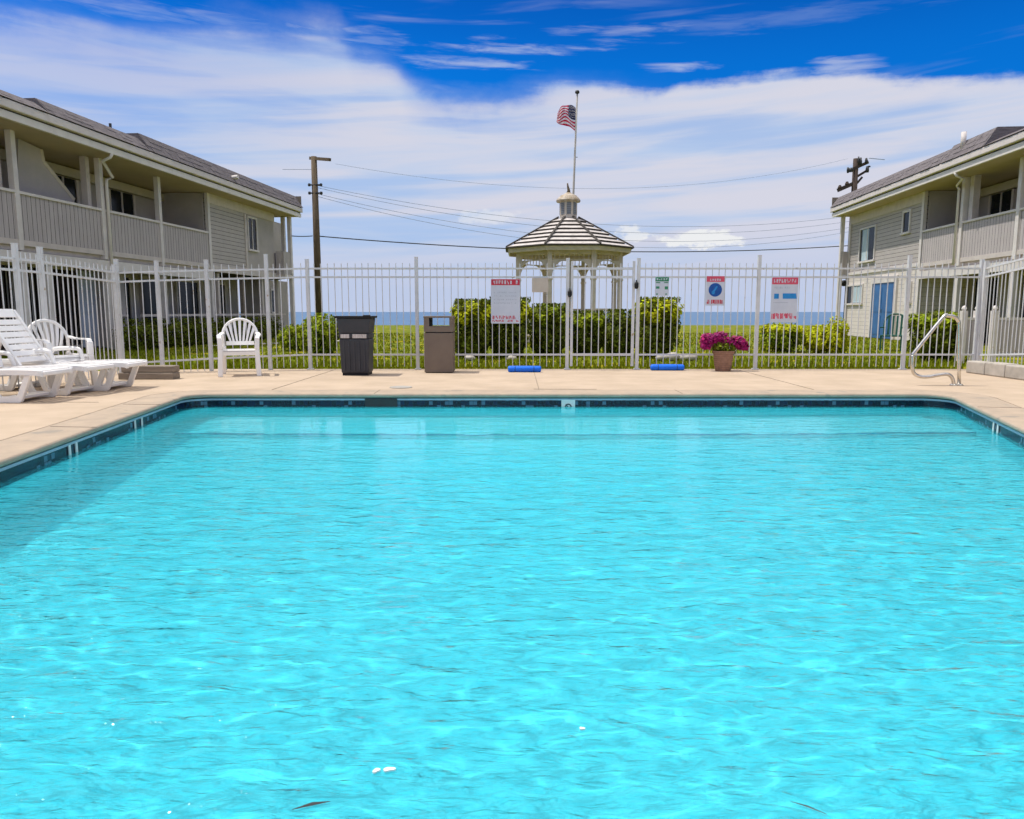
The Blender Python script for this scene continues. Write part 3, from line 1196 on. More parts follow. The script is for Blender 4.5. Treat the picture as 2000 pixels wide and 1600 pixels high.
def roof(b, sa, sb, z0=5.33, hh=.36, name='roof'):
    """mansard edge of shingles with a flat top, from s=sa to sb"""
    mb = MB()
    g = b.sg
    w0, w1 = .82, .50
    inn = DEEP + .2
    v = [(sa, g * w0, z0), (sb, g * w0, z0), (sb, g * w1, z0 + hh), (sa, g * w1, z0 + hh),
         (sa, g * inn, z0), (sb, g * inn, z0), (sb, g * (inn + .3), z0 + hh), (sa, g * (inn + .3), z0 + hh)]
    mb.add(v, [(0, 1, 2, 3), (3, 2, 6, 7), (4, 7, 6, 5), (0, 3, 7, 4), (1, 5, 6, 2), (0, 4, 5, 1)])
    o = fix_normals(mb.build(name, 'shingle', b.root))
    # shingle courses: staggered real tabs along the edge
    mb = MB()
    rr = random.Random(int(abs(sa) * 10))
    rows = 3
    for r_ in range(rows):
        t0, t1 = r_ / rows, (r_ + 1) / rows
        x = sa + rr.uniform(0, .2)
        while x < sb - .05:
            L_ = min(rr.uniform(.25, .42), sb - x)
            lift = rr.uniform(.012, .03)
            za, zb = z0 + hh * t0 - .01, z0 + hh * t1
            wa, wb = w0 + (w1 - w0) * t0 + lift, w0 + (w1 - w0) * t1 + .006
            mb.add([(x, g * wa, za), (x + L_ - .012, g * wa, za), (x + L_ - .012, g * wb, zb), (x, g * wb, zb),
                    (x, g * (wa - .035), za), (x + L_ - .012, g * (wa - .035), za)],
                   [(0, 1, 2, 3) if g < 0 else (3, 2, 1, 0), (0, 4, 5, 1) if g < 0 else (1, 5, 4, 0), (0, 3, 4), (1, 5, 2)])
            x += L_
    mb.build('shingle_courses', 'shingle', o)
    return o


def common(b, sN, sE, sC, sW, posts, py_posts, units):
    """sN near end, sE far end, sC start of solid block, sW end of solid block"""
    P = b.part
    # main mass
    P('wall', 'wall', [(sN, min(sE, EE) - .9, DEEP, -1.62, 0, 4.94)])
    P('floor_slab', 'trim', [(sN, sE, -1.6, -.06, 2.36, 2.52)])
    # solid block flush with balcony line
    # soffit and eaves
    P('soffit', 'soffit', [(sN, EE - .03, -1.6, .70, 4.945, 4.985)])
    P('ceiling_panel', 'soffit', [(sN, EE - .06, DEEP + .3, -1.61, 4.95, 4.99)])
    P('fascia', 'gutter', [(sN, EE - .01, .66, .74, 4.93, 5.085)])
    P('eave_shade_strip', 'interior_shade', [(sN, EE - .01, .62, .70, 5.086, 5.125)])  # dark strip standing in for the shadow between gutter and fascia
    P('gutter', 'fascia', [(sN, EE, .62, .815, 5.126, 5.305)], bevel=.02)
    P('end_fascia', 'fascia', [(EE - .15, EE, DEEP, .615, 4.99, 5.32)])
    P('eave_beam', 'trim', [(sN, sC, -.09, .07, 4.72, 4.94)]) if False else None
    # back wall of balcony and drop beam
    P('drop_beam', 'beam', [(sN, sC - .1, -1.6, -1.45, 4.66, 4.90)])


# ---------------- left building
LB = Bld((0, 200), (588, 412), -1, 'long two storey taupe motel wing on the left with shaded balconies')
sC = LB.S(407, 430)[0]
sW = LB.S(534, 440)[0]
WE = .42
sE = LB.S(570, 450, WE)[0]
sN = -26.5
sp = [LB.S(27, 360)[0], LB.S(197, 400)[0], LB.S(310, 420)[0]]
sp0 = sp[0] - (sp[1] - sp[0])
P = LB.part
common(LB, sN, sE, sC, sW, sp, None, None)
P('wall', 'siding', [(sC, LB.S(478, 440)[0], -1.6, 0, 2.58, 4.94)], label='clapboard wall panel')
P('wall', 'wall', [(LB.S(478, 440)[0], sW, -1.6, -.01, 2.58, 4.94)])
P('frieze_board', 'trim', [(sC + .01, sW + .01, 0.003, .035, 4.62, 4.94)])
P('corner_board', 'trim_light', [(sC - .09, sC + .06, -.06, .045, 0, 4.94)])
P('corner_board', 'trim', [(LB.S(478, 440)[0] - .05, LB.S(478, 440)[0] + .09, 0.001, .035, 2.52, 4.61)])
a_, z1_ = LB.S(483, 418)
b_, z0_ = LB.S(501, 480)
LB.window(a_, b_, 3.35, 4.50, 0.0, mull=1)
# balcony parapets, rails, posts
segs = [(sN, sp0), (sp0, sp[0]), (sp[0], sp[1]), (sp[1], sp[2]), (sp[2], sC - .09)]
for (a, b) in segs:
    pnl = P('balcony_panel', 'boards', [(a + .07, b - .07, -.03, .03, 2.60, 3.60)])
    P('handrail', 'trim_light', [(a + .07, b - .07, -.06, .07, 3.60, 3.66)], pnl)
    P('base_board', 'trim', [(a + .07, b - .07, -.035, .05, 2.47, 2.595)], pnl)
for i, x in enumerate([sp0] + sp):
    P('balcony_post', 'trim_light', [(x - .07, x + .07, -.07, .07, 2.36, 4.94)], bevel=.008)
for x in [sp0] + sp[:2]:
    P('inner_post', 'trim', [(x - .3, x - .16, -.30, -.14, 3.66, 4.94)])
# lower posts, header
P('header_beam', 'trim_light', [(sN, sC - .1, -.06, .085, 2.08, 2.335)])
for x in [sp0, sp[0], sp[1], sp[2]] + [sp[1] - 2.2, sp[0] - 2.1]:
    P('porch_post', 'trim_light', [(x - .075, x + .075, -.055, .075, 0, 2.075)])
# downspout
dsx, _ = LB.S(216, 290, .72)
mb = MB()
g = LB.sg
x1_ = sp[1] + .11
mb.tube([(dsx, g * .74, 4.93), (dsx, g * .70, 4.84), (dsx - .1, g * .55, 4.74), (x1_ + .12, g * .22, 4.5), (x1_, g * .13, 4.42), (x1_, g * .12, 4.3), (x1_, g * .12, .12)], .04, 8)
mb.build('downspout', 'gutter', LB.root, smooth=True)
# balcony back wall openings
for (pa, pb) in ((98, 148), (214, 258)):
    a = LB.S(pa, 390, -1.6)[0]
    b = LB.S(pb, 390, -1.6)[0]
    fr_ = P('sliding_door', 'trim', [(a - .1, a, -1.62, -1.55, 2.52, 4.64), (b, b + .1, -1.62, -1.55, 2.52, 4.64), ((a + b) / 2 - .03, (a + b) / 2 + .03, -1.6, -1.56, 2.52, 4.64)])
    P('pane', 'glass', [(a, b, -1.61, -1.585, 2.52, 4.64)], fr_)
for j in (1, 2):
    a = sp0 - 1.2 - 2.9 * j
    fr_ = P('sliding_door', 'trim', [(a - .1, a, -1.62, -1.55, 2.52, 4.64), (a + 1.5, a + 1.6, -1.62, -1.55, 2.52, 4.64)])
    P('pane', 'glass', [(a, a + 1.5, -1.61, -1.585, 2.52, 4.64)], fr_)
P('partition', 'wall', [(sp[1] + .3, sp[1] + .4, -1.6, -.35, 2.52, 4.93)]) if False else None
P('partition', 'wall', [(sC - .14, sC - .095, -1.6, -.1, 2.53, 4.93)], label='dark end wall of the balcony')
# sloping stair screen behind the first visible post
A_ = [(LB.S(x, y, -.45)) for x, y in ((30, 262), (76, 292), (81, 316), (141, 391), (141, 408), (30, 378))]
mb = MB()
zc = min(4.94, max(p[1] for p in A_))
pts_ = [(p[0], min(p[1], 4.94)) for p in A_]
mb.prism(pts_, (0, g * -.45, 0), (1, 0, 0), (0, 0, 1), .06)
fix_normals(mb.build('stair_screen', 'wall', LB.root))
mb = MB()
for i in range(0, 3):
    p, q = pts_[i], pts_[i + 1]
    if i == 0: continue
    mb.bar((p[0], g * -.42, p[1]), (q[0], g * -.42, q[1]), .10, .07, up=(0, 1, 0))
mb.build('stair_trim', 'beam', LB.root)
# ground floor back wall with openings and blinds
wz = -.85
s150 = LB.S(152, 600, wz)[0]
s190 = LB.S(190, 600, wz)[0]
s157 = LB.S(157, 600, wz)[0]
s235 = LB.S(246, 600, -.5)[0]
P('wall', 'wall', [(s190, s190 + .05, -1.6, -.5, 0, 2.35), (s190 + .05, s235, -.6, -.5, 0, 2.35)], label='plain taupe ground floor wall')
P('ledge', 'trim', [(s190 + .06, s235, -.499, -.44, .86, .92)])
fr_ = P('window_wall', 'trim', [(-24, s150, wz - .06, wz - .02, 2.08, 2.35), (-24, s150, wz - .06, wz, 0, .12)])
P('pane', 'interior_shade', [(-24, s150, wz - .12, wz - .08, .12, 2.08)], fr_)
mb = MB()
x = -24.0
rr = random.Random(5)
while x < s150 - .05:
    an = rr.uniform(.3, .9)
    w2 = .05
    c, s_ = math.cos(an) * w2, math.sin(an) * w2
    mb.add([(x - c, g * (wz - .03) - s_, .15), (x + c, g * (wz - .03) + s_, .15), (x + c + rr.uniform(-.02, .02), g * (wz - .03) + s_, 2.06), (x - c, g * (wz - .03) - s_, 2.06)], [(0, 1, 2, 3)])
    x += rr.choice([.09, .10, .115, .12, .24])
mb.build('vertical_blind', 'blind', fr_)
d_ = P('door', 'door_pale', [(s157, s190 - .03, wz - .05, wz, .05, 2.1)], label='pale blue ground floor door')
P('door_panel', 'door_pale', [(s157 + .12, s190 - .15, wz, wz + .015, .2, .85), (s157 + .12, s190 - .15, wz, wz + .015, 1.0, 1.85)], d_)
# patio openings further along
gx = [s235 + .02]
for i in range(5):
    a = s235 + .5 + i * 2.1
    if a + 1.4 > sE - 1.4: break
    fr_ = P('patio_door', 'trim', [(a - .08, a, -1.62, -1.54, 0, 2.05), (a + 1.4, a + 1.48, -1.62, -1.54, 0, 2.05), (a - .08, a + 1.48, -1.62, -1.54, 2.05, 2.15)])
    P('pane', 'glass', [(a, a + 1.4, -1.61, -1.58, 0, 2.05)], fr_)
P('patio_ceiling', 'interior_shade', [(s235, sE - .05, -1.6, -.1, 2.33, 2.355)])
P('patio_rail', 'trim', [(s235 + .02, LB.S(560, 620)[0], -.10, -.03, .86, .93)])
for px_ in (430, 478, 515, 545):
    x = LB.S(px_, 600, -.1)[0]
    P('patio_post', 'timber' if px_ == 478 else 'trim', [(x - .07, x + .07, -.24, -.105, 0, 2.33)])
P('block_base', 'trim', [(sC, sE, -.06, .04, 2.36, 2.575)])
e1_, e2_ = LB.S(512, 600, -.7)[0], LB.S(563, 600, -.7)[0]
P('wall', 'wall', [(e1_, e2_, -1.6, -.7, 0, 2.34)], label='ground floor end wall')
LB.window(e1_ + .9, e1_ + 1.6, 1.0, 1.9, -.69, mull=0)
# end porch
x2 = LB.S(551, 450, -1.0)[0]
P('wall', 'wall', [(sW + .001, x2, -1.6, -1.0, 2.58, 4.94)], label='recessed end porch wall')
P('balcony_post', 'trim_light', [(LB.S(554, 450)[0] - .08, LB.S(554, 450)[0] + .08, -.09, .05, 2.58, 4.94)])
P('balcony_post', 'trim_light', [(sE - .16, sE, WE - .14, WE, 2.36, 4.94)])
P('balcony_post', 'trim_light', [(sE - .16, sE, -1.5, -1.36, 0, 4.94)])
P('porch_post', 'trim_light', [(sE - .16, sE, WE - .14, WE, 0, 2.355)])
P('balcony_panel', 'boards', [(sW + .02, sE - .17, WE - .1, WE - .04, 2.53, 3.45), (sE - .06, sE, -1.35, WE - .15, 2.53, 3.45), (sW + .02, sW + .07, .036, WE - .11, 2.53, 3.45)])
P('floor_slab', 'trim', [(sW, sE, .05, WE, 2.38, 2.52)])
# roof parts
s95 = LB.S(92, 190, .8)[0]
s285 = LB.S(290, 270, .8)[0]
roof(LB, sN, s95, 5.33, .22)
roof(LB, s95 + .02, s285, 5.33, .33)
roof(LB, s285 + .02, EE, 5.33, .47)
xs_ = LB.S(215, 240, -1.5)[0]
mb = MB()
mb.tube([(xs_, g * -1.5, 5.5), (xs_, g * -1.5, 6.55)], .04, 8)
mb.build('vent_pipe', 'metal_dark', LB.root)
xs_ = LB.S(457, 355, .75)[0]
mb = MB()
mb.tube([(xs_, g * .7, 5.5), (xs_, g * .9, 5.52)], .07, 10)
mb.build('vent_cap', 'trim_light', LB.root)
MB().box(EE + .002, EE + .04, g * .3, g * .75, 5.3, 5.8).build('roof_end_board', 'timber', LB.root)

# ---------------- right building
RB = Bld((2000, 266), (1625, 412), 1, 'two storey taupe motel wing on the right with the blue door')
g = RB.sg
P = RB.part
rC = RB.S(1803, 430)[0]
rW = RB.S(1661, 450)[0]
rE = RB.S(1641, 450, WE)[0]
rN = -26.5
rp = [RB.S(1884, 400)[0], RB.S(1996, 380)[0]]
common(RB, rN, rE, rC, rW, rp, None, None)
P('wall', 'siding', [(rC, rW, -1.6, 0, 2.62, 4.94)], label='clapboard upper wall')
P('wall', 'siding_light', [(rC, rW, -1.6, 0.004, 0, 2.5)], label='pale ground floor clapboard wall')
P('belt_board', 'trim_light', [(rC, rE, -.06, .05, 2.505, 2.615)])
P('frieze_board', 'trim', [(rC + .01, rW + .01, 0.006, .035, 4.60, 4.94)])
P('corner_board', 'trim_light', [(rC - .09, rC + .07, -.06, .045, 0, 4.94)])
P('corner_board', 'trim_light', [(rW - .14, rW + .02, 0.006, .05, 0, 4.59)])
a_, z1_ = RB.S(1780, 400)
b_, z0_ = RB.S(1766, 437)
RB.window(min(a_, b_), max(a_, b_), 3.75, 4.42, 0.01, mull=0, fr=.09)
a_, b_ = RB.S(1711, 450)[0], RB.S(1683, 450)[0]
RB.window(min(a_, b_), max(a_, b_), 3.0, 4.25, 0.01, mull=1, curtain=(.42, .86))
a_, b_ = RB.S(1779, 570)[0], RB.S(1771, 570)[0]
RB.window(min(a_, b_), max(a_, b_), 1.35, 1.95, 0.01, mull=0, fr=.09)
a_, b_ = RB.S(1685, 570)[0], RB.S(1656, 570)[0]
RB.window(min(a_, b_), max(a_, b_), 1.35, 2.05, 0.01, mull=2, curtain=(.05, .6))
# blue door
a_, b_ = RB.S(1749, 600)[0], RB.S(1705, 600)[0]
a_, b_ = min(a_, b_), max(a_, b_)
d_ = P('door', 'door_blue', [(a_, b_, .008, .05, .02, 2.06)], label='dark blue double door')
P('door_frame', 'trim_light', [(a_ - .12, a_, .0045, .08, 0, 2.20), (b_, b_ + .12, .0045, .08, 0, 2.20), (a_, b_, .0045, .08, 2.065, 2.20)], d_)
P('door_panel', 'door_blue', [(a_ + (b_ - a_) * t0, a_ + (b_ - a_) * t1, .05, .065, z0, z1) for t0, t1 in ((.07, .44), (.56, .93)) for z0, z1 in ((.15, .85), (1.0, 1.9))], d_)
P('door_handle', 'steel', [((a_ + b_) / 2 + .04, (a_ + b_) / 2 + .07, .05, .11, .95, 1.10)], d_)
# little transom grid over door
P('transom_trim', 'trim_light', [(a_ - .12, b_ + .12, .0045, .06, 2.21, 2.30)])
segs = [(rN, rp[1] - 3.4), (rp[1] - 3.4, rp[1]), (rp[1], rp[0]), (rp[0], rC - .09)]
for (a, b) in segs:
    pnl = P('balcony_panel', 'boards', [(a + .07, b - .07, -.03, .03, 2.60, 3.60)])
    P('handrail', 'trim_light', [(a + .07, b - .07, -.06, .07, 3.60, 3.66)], pnl)
    P('base_board', 'trim', [(a + .07, b - .07, -.035, .05, 2.47, 2.595)], pnl)
for x in rp + [rp[1] - 3.4]:
    P('balcony_post', 'trim_light', [(x - .08, x + .08, -.08, .08, 2.36, 4.94)], bevel=.008)
    P('inner_post', 'trim', [(x - .38, x - .16, -.22, -.04, 3.66, 4.94)])
    P('porch_post', 'trim_light', [(x - .08, x + .08, -.055, .075, 0, 2.075)])
P('header_beam', 'trim_light', [(rN, rC - .1, -.06, .085, 2.08, 2.335)])
P('partition', 'wall', [(rC - .14, rC - .095, -1.6, -.1, 2.53, 4.93)], label='shaded end wall of the balcony')
a, b = RB.S(1937, 400, -1.6)[0], RB.S(1978, 390, -1.6)[0]
a, b = min(a, b), max(a, b)
fr_ = P('sliding_door', 'trim', [(a - .12, a, -1.62, -1.55, 2.52, 4.64), (b, b + .12, -1.62, -1.55, 2.52, 4.64), ((a + b) / 2 - .03, (a + b) / 2 + .03, -1.6, -1.56, 2.52, 4.64)])
P('pane', 'glass', [(a, b, -1.61, -1.585, 2.52, 4.64)], fr_)
for i in range(4):
    b2 = rC - .5 - i * 2.6
    fr_ = P('patio_door', 'trim', [(b2 - 1.5, b2 - 1.42, -1.62, -1.54, 0, 2.05), (b2, b2 + .08, -1.62, -1.54, 0, 2.05), (b2 - 1.5, b2 + .08, -1.62, -1.54, 2.05, 2.15)])
    P('pane', 'glass', [(b2 - 1.42, b2, -1.61, -1.58, 0, 2.05)], fr_)
P('patio_ceiling', 'interior_shade', [(rN, rC - .15, -1.6, -.45, 2.33, 2.355)])
dsx = RB.S(1866, 340, .72)[0]
mb = MB()
x1_ = rp[0] + .12
mb.tube([(dsx, g * .74, 4.93), (dsx, g * .68, 4.84), (dsx, g * .5, 4.78), (x1_, g * .2, 4.72), (x1_, g * .13, 4.62), (x1_, g * .13, 2.4)], .038, 8)
mb.build('downspout', 'gutter', RB.root, smooth=True)
# end porch
P('balcony_post', 'trim_light', [(rE - .14, rE, WE - .14, WE, 2.36, 4.94)])
P('balcony_post', 'trim_light', [(rE - .14, rE, -1.5, -1.36, 0, 4.94)])
P('porch_post', 'trim_light', [(rE - .14, rE, WE - .14, WE, 0, 2.355)])
P('balcony_panel', 'boards', [(rW + .02, rE - .15, WE - .1, WE - .04, 2.53, 3.5), (rE - .06, rE, -1.35, WE - .15, 2.53, 3.5)])
P('floor_slab', 'trim', [(rW, rE, .055, WE, 2.38, 2.52)])
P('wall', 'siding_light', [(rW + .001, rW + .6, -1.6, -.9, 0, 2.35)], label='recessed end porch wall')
mb = MB()
mb.lathe([(.02, -.13), (.11, -.1), (.13, 0), (.11, .1), (.03, .13)], 12, (rE + .12, g * .1, 2.2))
lamp_ = mb.build('wall_lamp', 'black', RB.root, smooth=True)
MB().tube([(rE - .08, g * -.05, 2.30), (rE + .1, g * .08, 2.30)], .02, 6).build('lamp_bracket', 'metal_dark', lamp_)
r1925 = RB.S(1925, 262, .8)[0]
r1840 = RB.S(1842, 290, .8)[0]
roof(RB, rN, r1925, 5.33, .16)
roof(RB, r1925 + .02, r1840 , 5.33, .48)
roof(RB, r1840 + .02, EE, 5.33, .42)
xs_ = RB.S(1881, 285, .62)[0]
mb = MB()
mb.tube([(xs_, g * .62, 5.55), (xs_, g * .62, 6.02)], .07, 12)
mb.build('vent_pipe', 'fascia', RB.root, smooth=True)
MB().box(EE + .002, EE + .04, g * .3, g * .75, 5.3, 5.75).build('roof_end_board', 'timber', RB.root)
S_ = bpy.context.scene


# ================================================================== timber edgings
a, b = ground(228, 742), ground(341, 741)
t = thing('timber_edging', ((a.x + b.x) / 2, a.y + .16, 0), 'weathered timber edging at the left corner of the deck', 'edging')
L_ = b.x - a.x
MB().box(-L_ / 2, L_ / 2, -.12, .12, 0, .10).build('lower_timber', 'timber', t, bevel=.012)
MB().box(-L_ / 2 + .04, L_ / 2, -.10, .12, .104, .20).build('upper_timber', 'timber', t, bevel=.012)
a, b = ground(1908, 729), ground(2080, 752)
t = thing('timber_edging', ((a.x + b.x) / 2, (a.y + b.y) / 2 + .12, 0), 'grey stone block edging under the fence at the right corner', 'edging', math.atan2(b.y - a.y, b.x - a.x))
L_ = (b - a).length
for i in range(4):
    x = -L_ / 2 + L_ * i / 4
    MB().box(x + .006, x + L_ / 4 - .006, -.12, .12, 0, .20 + .01 * (i % 2)).build('block', 'stone', t, bevel=.02)


# ================================================================== FURNITURE
def curve(pts, n=8):
    """Catmull-Rom through points"""
    P_ = [Vector(p) for p in pts]
    P_ = [P_[0] * 2 - P_[1]] + P_ + [P_[-1] * 2 - P_[-2]]
    out = []
    for i in range(1, len(P_) - 2):
        for j in range(n):
            t = j / n
            a, b, c, d = P_[i - 1:i + 3]
            out.append(.5 * ((2 * b) + (-a + c) * t + (2 * a - 5 * b + 4 * c - d) * t * t + (-a + 3 * b - 3 * c + d) * t ** 3))
    out.append(P_[-2])
    return out


def monobloc(loc, rz, label):
    """fan back stacking armchair, front towards local -y"""
    r = thing('patio_chair', loc, label, 'chair', rz, 'white plastic chairs')
    # seat with drooped front lip
    mb = MB()
    mb.smooth = True
    prof = [(-.245, .345), (-.25, .40), (-.235, .425), (-.1, .42), (.08, .405), (.2, .41)]
    for i in range(len(prof) - 1):
        (ya, za), (yb_, zb_) = prof[i], prof[i + 1]
        wa = .235 - .02 * max(0, ya)
        mb.add([(-wa, ya, za), (wa, ya, za), (wa, yb_, zb_), (-wa, yb_, zb_), (-wa, ya, za - .018), (wa, ya, za - .018), (wa, yb_, zb_ - .018), (-wa, yb_, zb_ - .018)],
               [(0, 1, 2, 3), (7, 6, 5, 4), (0, 3, 7, 4), (1, 5, 6, 2), (0, 4, 5, 1), (3, 2, 6, 7)])
    mb.build('seat', 'plastic', r, smooth=False)
    # back rim
    def bp(t, rad_=1.0):
        a = PI * t
        x = -.265 * math.cos(a) * rad_
        z = .62 + .265 * math.sin(a) * rad_
        y = .225 + (z - .45) * .22
        return Vector((x, y, z))
    mb = MB()
    mb.smooth = True
    rim = [Vector((-.25, .235, .42))] + [bp(i / 16) for i in range(17)] + [Vector((.25, .235, .42))]
    mb.tube(rim, .022, 8, flat=1.0)
    back = mb.build('backrest', 'plastic', r, smooth=True)
    mb = MB()
    for i in range(7):
        t = (i + 1) / 8
        top = bp(.5 + (t - .5) * .86, .97)
        bot = Vector(((t - .5) * .36, .225, .50))
        mid = (top + bot) / 2 + Vector((0, -.012, 0))
        for a, b, w0, w1 in ((bot, mid, .028, .036), (mid, top, .036, .044)):
            mb.add([a + Vector((-w0 / 2, 0, 0)), a + Vector((w0 / 2, 0, 0)), b + Vector((w1 / 2, 0, 0)), b + Vector((-w1 / 2, 0, 0)),
                    a + Vector((-w0 / 2, .012, 0)), a + Vector((w0 / 2, .012, 0)), b + Vector((w1 / 2, .012, 0)), b + Vector((-w1 / 2, .012, 0))],
                   [(0, 1, 2, 3), (7, 6, 5, 4), (0, 4, 5, 1), (2, 6, 7, 3), (1, 5, 6, 2), (0, 3, 7, 4)])
    mb.box(-.21, .21, .205, .235, .47, .53)
    mb.build('back_slats', 'plastic', back)
    for s_ in (-1, 1):
        mb = MB()
        mb.smooth = True
        ap = curve([(s_ * .265, .245, .66), (s_ * .29, .14, .635), (s_ * .295, -.05, .63), (s_ * .285, -.20, .625), (s_ * .275, -.25, .585)], 5)
        n_ = len(ap)
        vs_ = []
        for i, p in enumerate(ap):
            for (u, v) in ((-.03, .012), (.03, .012), (.034, -.008), (-.034, -.008)):
                vs_.append((p.x + u, p.y, p.z + v))
        fs_ = [(i * 4 + j, i * 4 + (j + 1) % 4, (i + 1) * 4 + (j + 1) % 4, (i + 1) * 4 + j) for i in range(n_ - 1) for j in range(4)]
        mb.add(vs_, fs_ + [(3, 2, 1, 0), tuple((n_ - 1) * 4 + j for j in range(4))])
        mb.build('armrest', 'plastic', r, smooth=False)
        # front leg: wide blade from the floor up to the arm
        mb = MB()
        for (x0_, y0_, z0_), (x1_, y1_, z1_) in (((.285, -.275, 0), (.268, -.255, .42)), ((.268, -.255, .42), (.275, -.245, .60))):
            a, b = Vector((s_ * x0_, y0_, z0_)), Vector((s_ * x1_, y1_, z1_))
            mb.bar(a, b, .07, .045, up=(0, 1, 0))
        mb.build('leg', 'plastic', r, bevel=.008)
        mb = MB()
        mb.bar((s_ * .275, .33, 0), (s_ * .245, .235, .45), .06, .045, up=(0, 1, 0))
        mb.build('leg', 'plastic', r, bevel=.008)
        mb = MB()
        mb.bar((s_ * .262, -.23, .40), (s_ * .245, .21, .40), .02, .06)
        mb.build('seat_apron', 'plastic', r)
    return r


c0 = ground(457, 736)
monobloc((c0.x, c0.y + .30, 0), R(17), 'white plastic fan back chair standing alone facing the pool by the fence')
c1 = ground(118, 757)
monobloc((c1.x - .08, c1.y + .18, 0), R(60), 'white plastic fan back chair among the sun loungers')


def sunlounger(raised=True):
    r = thing('sun_lounger', (0, 0, 0), '', 'sun lounger', 0, 'white plastic sun loungers beside the pool')
    SZ = .335
    # bed frame rails
    for s_ in (-1, 1):
        mb = MB()
        path = curve([(.98, s_ * .24, SZ - .02), (.93, s_ * .29, SZ), (.6, s_ * .30, SZ + .005), (0, s_ * .30, SZ - .01), (-.5, s_ * .30, SZ - .005), (-.85, s_ * .29, SZ - .02)], 5)
        n_ = len(path)
        vs_ = []
        for p in path:
            for (u, v) in ((-.028, .026), (.028, .026), (.028, -.03), (-.028, -.03)):
                vs_.append((p.x, p.y + u, p.z + v))
        mb.add(vs_, [(i * 4 + j, i * 4 + (j + 1) % 4, (i + 1) * 4 + (j + 1) % 4, (i + 1) * 4 + j) for i in range(n_ - 1) for j in range(4)] + [(3, 2, 1, 0), tuple((n_ - 1) * 4 + j for j in range(4))])
        fix_normals(mb.build('side_rail', 'plastic', r, smooth=False))
        # armrest loop
        mb = MB()
        mb.tube(curve([(.10, s_ * .315, SZ), (.06, s_ * .325, SZ + .14), (0, s_ * .33, SZ + .175), (-.24, s_ * .33, SZ + .175), (-.33, s_ * .325, SZ + .13), (-.39, s_ * .315, SZ)], 5), .026, 8)
        mb.build('armrest', 'plastic', r, smooth=True)
    mb = MB()
    mb.bar((.975, -.245, SZ - .015), (.975, .245, SZ - .015), .045, .05)
    mb.build('foot_rail', 'plastic', r, bevel=.012)
    # seat slats
    mb = MB()
    x = .90
    while x > .13:
        zz = SZ + .012 - .02 * math.cos((x - .3) * 2.2)
        mb.box(x - .043, x + .043, -.272, .272, zz, zz + .014)
        x -= .102
    mb.build('seat', 'plastic', r, bevel=.004)
    # backrest
    bk = bpy.data.objects.new('backrest', None)
    hx, hz, an = .12, SZ + .01, (R(57) if raised else R(3))
    dxb, dzb = -math.cos(an), math.sin(an)
    mb = MB()
    LB_ = .80
    for s_ in (-1, 1):
        mb.bar((hx, s_ * .255, hz), (hx + dxb * LB_, s_ * .235, hz + dzb * LB_), .045, .04, up=(0, 1, 0))
    i = 0
    nsl = 8
    for i in range(nsl):
        t = .05 + .09 * i + (.02 if i == nsl - 1 else 0)
        hh = .074 if i < nsl - 1 else .12
        cx_, cz_ = hx + dxb * (t + hh / 2), hz + dzb * (t + hh / 2)
        a = Vector((cx_, -.235, cz_))
        b = Vector((cx_, .235, cz_))
        mb.bar(a, b, hh, .016, up=(-dzb, 0, dxb))
    mb.build('backrest', 'plastic', r, bevel=.005)
    # back prop
    mb = MB()
    for s_ in (-1, 1):
        mb.bar((hx + dxb * .45, s_ * .2, hz + dzb * .45 - .02), (hx - (.42 if raised else .5), s_ * .2, SZ - .03), .03, .03)
    mb.build('prop', 'plastic', r)
    bpy.data.objects.remove(bk)
    # sled legs: trapezoid loops on both sides joined by a stretcher
    for cx_ in (.60, -.62):
        for s_ in (-1, 1):
            mb = MB()
            outer = [(-.27, SZ - .03), (-.15, .02), (-.13, 0), (.13, 0), (.15, .02), (.27, SZ - .03)]
            inner = [(.20, SZ - .03), (.105, .085), (.09, .07), (-.09, .07), (-.105, .085), (-.20, SZ - .03)]
            mb.prism([(cx_ + a, b) for a, b in outer + inner], (0, s_ * .285 - .02, 0), (1, 0, 0), (0, 0, 1), -.045)
            fix_normals(mb.build('leg', 'plastic', r, bevel=.008))
        mb = MB()
        mb.box(cx_ - .10, cx_ + .10, -.24, .24, .035, .065)
        mb.build('stretcher', 'plastic', r, bevel=.006)
    for wx in (-.62,):
        pass
    return r


l0 = sunlounger()
spots = [(92, 787, 45, 'white plastic sun lounger nearest the camera, only its foot end in view', R(-2)),
         (187, 772, 0, 'white slatted sun lounger with raised back, in the middle of the row', R(-6)),
         (251, 764, 0, 'white sun lounger lying flat farthest along the deck, behind the plastic chair', R(0))]
for i, (pxe, pyb, _, lab, rz) in enumerate(spots):
    o = l0 if i == 0 else (copy_tree(l0) if i == 1 else sunlounger(False))
    k_, _s = slopes(pxe, pyb)
    Yb = ground(pxe, pyb).y
    o.location = (k_ * Yb - 1.0, Yb + .30, 0)
    o.rotation_euler = (0, 0, rz)
    o['label'] = lab

# ------------------------------------------------------------------ trash bins
p = ground(693, 734)
t = thing('trash_bin', (p.x, p.y + .22, 0), 'dark charcoal plastic trash bin with flared hood and two stickers', 'trash bin')


def frus(mb, z0, z1, a0, b0, a1, b1, mi=0):
    v = [(-a0, -b0, z0), (a0, -b0, z0), (a0, b0, z0), (-a0, b0, z0), (-a1, -b1, z1), (a1, -b1, z1), (a1, b1, z1), (-a1, b1, z1)]
    mb.add(v, [(3, 2, 1, 0), (4, 5, 6, 7), (0, 1, 5, 4), (1, 2, 6, 5), (2, 3, 7, 6), (3, 0, 4, 7)], mi)


